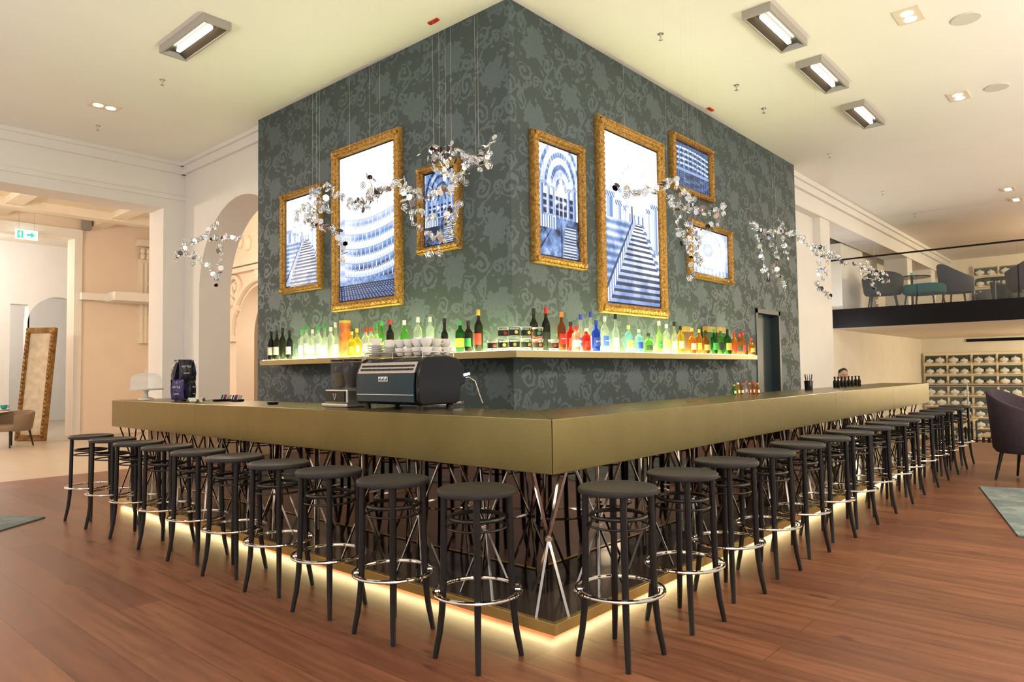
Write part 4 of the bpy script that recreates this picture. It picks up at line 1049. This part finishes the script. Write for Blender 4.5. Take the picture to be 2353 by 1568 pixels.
# ---- seated person
SKIN=mat('skin',(.55,.33,.24),.5); HAIR=mat('dark_hair',(.02,.013,.01),.6); SUIT=mat('dark_clothes',(.02,.02,.025),.8)
hp=P(1937,847,0,10.75)
per=thing('person','man with short dark hair in dark clothes seated behind the bar','person',(hp.x,hp.y,0),math.radians(-55))
hz=hp.z
sv=[(0,.05,.56),(0,.06,.74),(0,.05,.93),(0,.03,hz-.27),(0,.0,hz-.2),(-.19,.05,hz-.34),(.19,.05,hz-.34),(-.24,-.02,.80),(.24,-.02,.80),(-.18,-.24,.76),(.18,-.24,.76),(-.1,-.05,.56),(.1,-.05,.56),(-.12,-.42,.54),(.12,-.42,.54),(-.12,-.40,.1),(.12,-.40,.1),(-.12,-.5,.05),(.12,-.5,.05)]
seg_=[(0,1),(1,2),(2,3),(3,4),(2,5),(2,6),(5,7),(6,8),(7,9),(8,10),(0,11),(0,12),(11,13),(12,14),(13,15),(14,16),(15,17),(16,18)]
me=bpy.data.meshes.new('body'); me.from_pydata(sv,seg_,[]); me.materials.append(SUIT)
bo=bpy.data.objects.new('body',me); COL.objects.link(bo); bo.parent=per
md=bo.modifiers.new('skin','SKIN'); md.use_smooth_shade=True
rad=[.12,.14,.16,.07,.055,.06,.06,.045,.045,.03,.03,.08,.08,.06,.06,.045,.045,.04,.04]
try:
    if len(me.skin_vertices)==0:
        bpy.context.view_layer.objects.active=bo; bpy.ops.object.select_all(action='DESELECT'); bo.select_set(True)
        bpy.ops.mesh.customdata_skin_add()
    for i,r in enumerate(rad): me.skin_vertices[0].data[i].radius=(r,r)
    me.skin_vertices[0].data[0].use_root=True
except Exception as e: print('skin',e)
s_=bo.modifiers.new('sub','SUBSURF'); s_.levels=1; s_.render_levels=2
hd=MB(); 
hc=(0,-.01,hz-.115)
hd.ell(hc,(.075,.095,.112),16); hd.ell((0,-.03,hz-.19),(.05,.06,.045),10); hd.ell((0,-.105,hz-.125),(.013,.022,.025),8); hd.ell((-.076,0,hz-.12),(.012,.02,.03),8); hd.ell((.076,0,hz-.12),(.012,.02,.03),8)
hd.tube([(0,.02,hz-.33),(0,.005,hz-.17)],[.058,.05],14)
hd.obj('head',SKIN,per)
EY=mat('eye_dark',(.02,.015,.01),.2)
MB().ell((-.03,-.096,hz-.11),(.012,.008,.007),6).ell((.03,-.096,hz-.11),(.012,.008,.007),6).obj('eyes',EY,per); MB().ell((0,-.093,hz-.172),(.024,.01,.006),6).obj('mouth',mat('lips',(.4,.15,.12),.5),per)
MB().ell((0,.012,hz-.065),(.080,.094,.078),14).ell((0,.045,hz-.12),(.076,.07,.09),12).obj('hair',HAIR,per)
for sx in(-1,1):
    hm=MB().ell((sx*.17,-.28,.765),(.035,.045,.016),8)
    for k in range(4): hm.tube([(sx*.17-.027+.018*k,-.31,.768),(sx*.17-.028+.019*k,-.345-.01*(1.5-abs(k-1.5)),.77),(sx*.17-.028+.019*k,-.375,.755)],[.009,.008,.006],6)
    hm.tube([(sx*.14,-.27,.768),(sx*.115,-.3,.77),(sx*.11,-.325,.762)],[.011,.009,.007],6); hm.obj('hand',SKIN,per)
ch_=copy_thing(C0,(hp.x,hp.y,0),math.radians(-55)); ch_['label']='dark bentwood chair under the seated man'
# ================================================================ LIGHTS
def area(loc,size,power,col,rot=(0,0,0),sy=None):
    l=bpy.data.lights.new('fill_area','AREA'); l.energy=power; l.color=col; l.size=size
    if sy: l.shape='RECTANGLE'; l.size_y=sy
    o=bpy.data.objects.new('fill_area',l); COL.objects.link(o); o.location=loc; o.rotation_euler=rot; return o
def point(loc,power,col,r=.15):
    l=bpy.data.lights.new('point_lamp','POINT'); l.energy=power; l.color=col; l.shadow_soft_size=r
    o=bpy.data.objects.new('point_lamp',l); COL.objects.link(o); o.location=loc; return o
sal=(1,.82,.64)
area((-5,-5,4.3),3,250,(1,.94,.88))  # downward area lights: general fill added out of view under the ceiling
area((4,-5,4.3),3,400,(1,.89,.72))
area((-5,4,4.3),3,160,(1,.94,.88))
area((-5,-5.5,.6),4,460,(1,.95,.88),(pi,0,0))  # upward area lights: unseen fill added to brighten the ceiling
area((4,-6,.6),4,460,(1,.92,.77),(pi,0,0))
area((-6,3,.6),4,240,(1,.95,.90),(pi,0,0))
area((12,-7,.6),3,320,(1,.90,.68),(pi,0,0))
point((-2.5,12,3.6),400,sal,.3); point((3.0,9.3,3.6),115,sal,.2); point((0.2,18.5,4),250,(1,.95,.92),.3); point((6,11,3),110,sal,.3); point((1.5,22.3,3.5),120,(1,.93,.88),.3)  # last point added to brighten the unlit space behind the far arch
point((16.5,-3.2,3.8),430,(1,.84,.52),.3); point((18,-3,1.6),430,(1,.86,.58),.2); point((10.5,-6,2.6),170,(1,.86,.62),.3)
point((11.5,2.2,1.9),36,(.88,.94,1),.1)
w_=bpy.data.worlds.new('world'); SC.world=w_; w_.use_nodes=True
bg=w_.node_tree.nodes['Background']; bg.inputs[0].default_value=(1,.95,.89,1); bg.inputs[1].default_value=.82
SC.view_settings.view_transform='Standard'
SC.view_settings.exposure=0
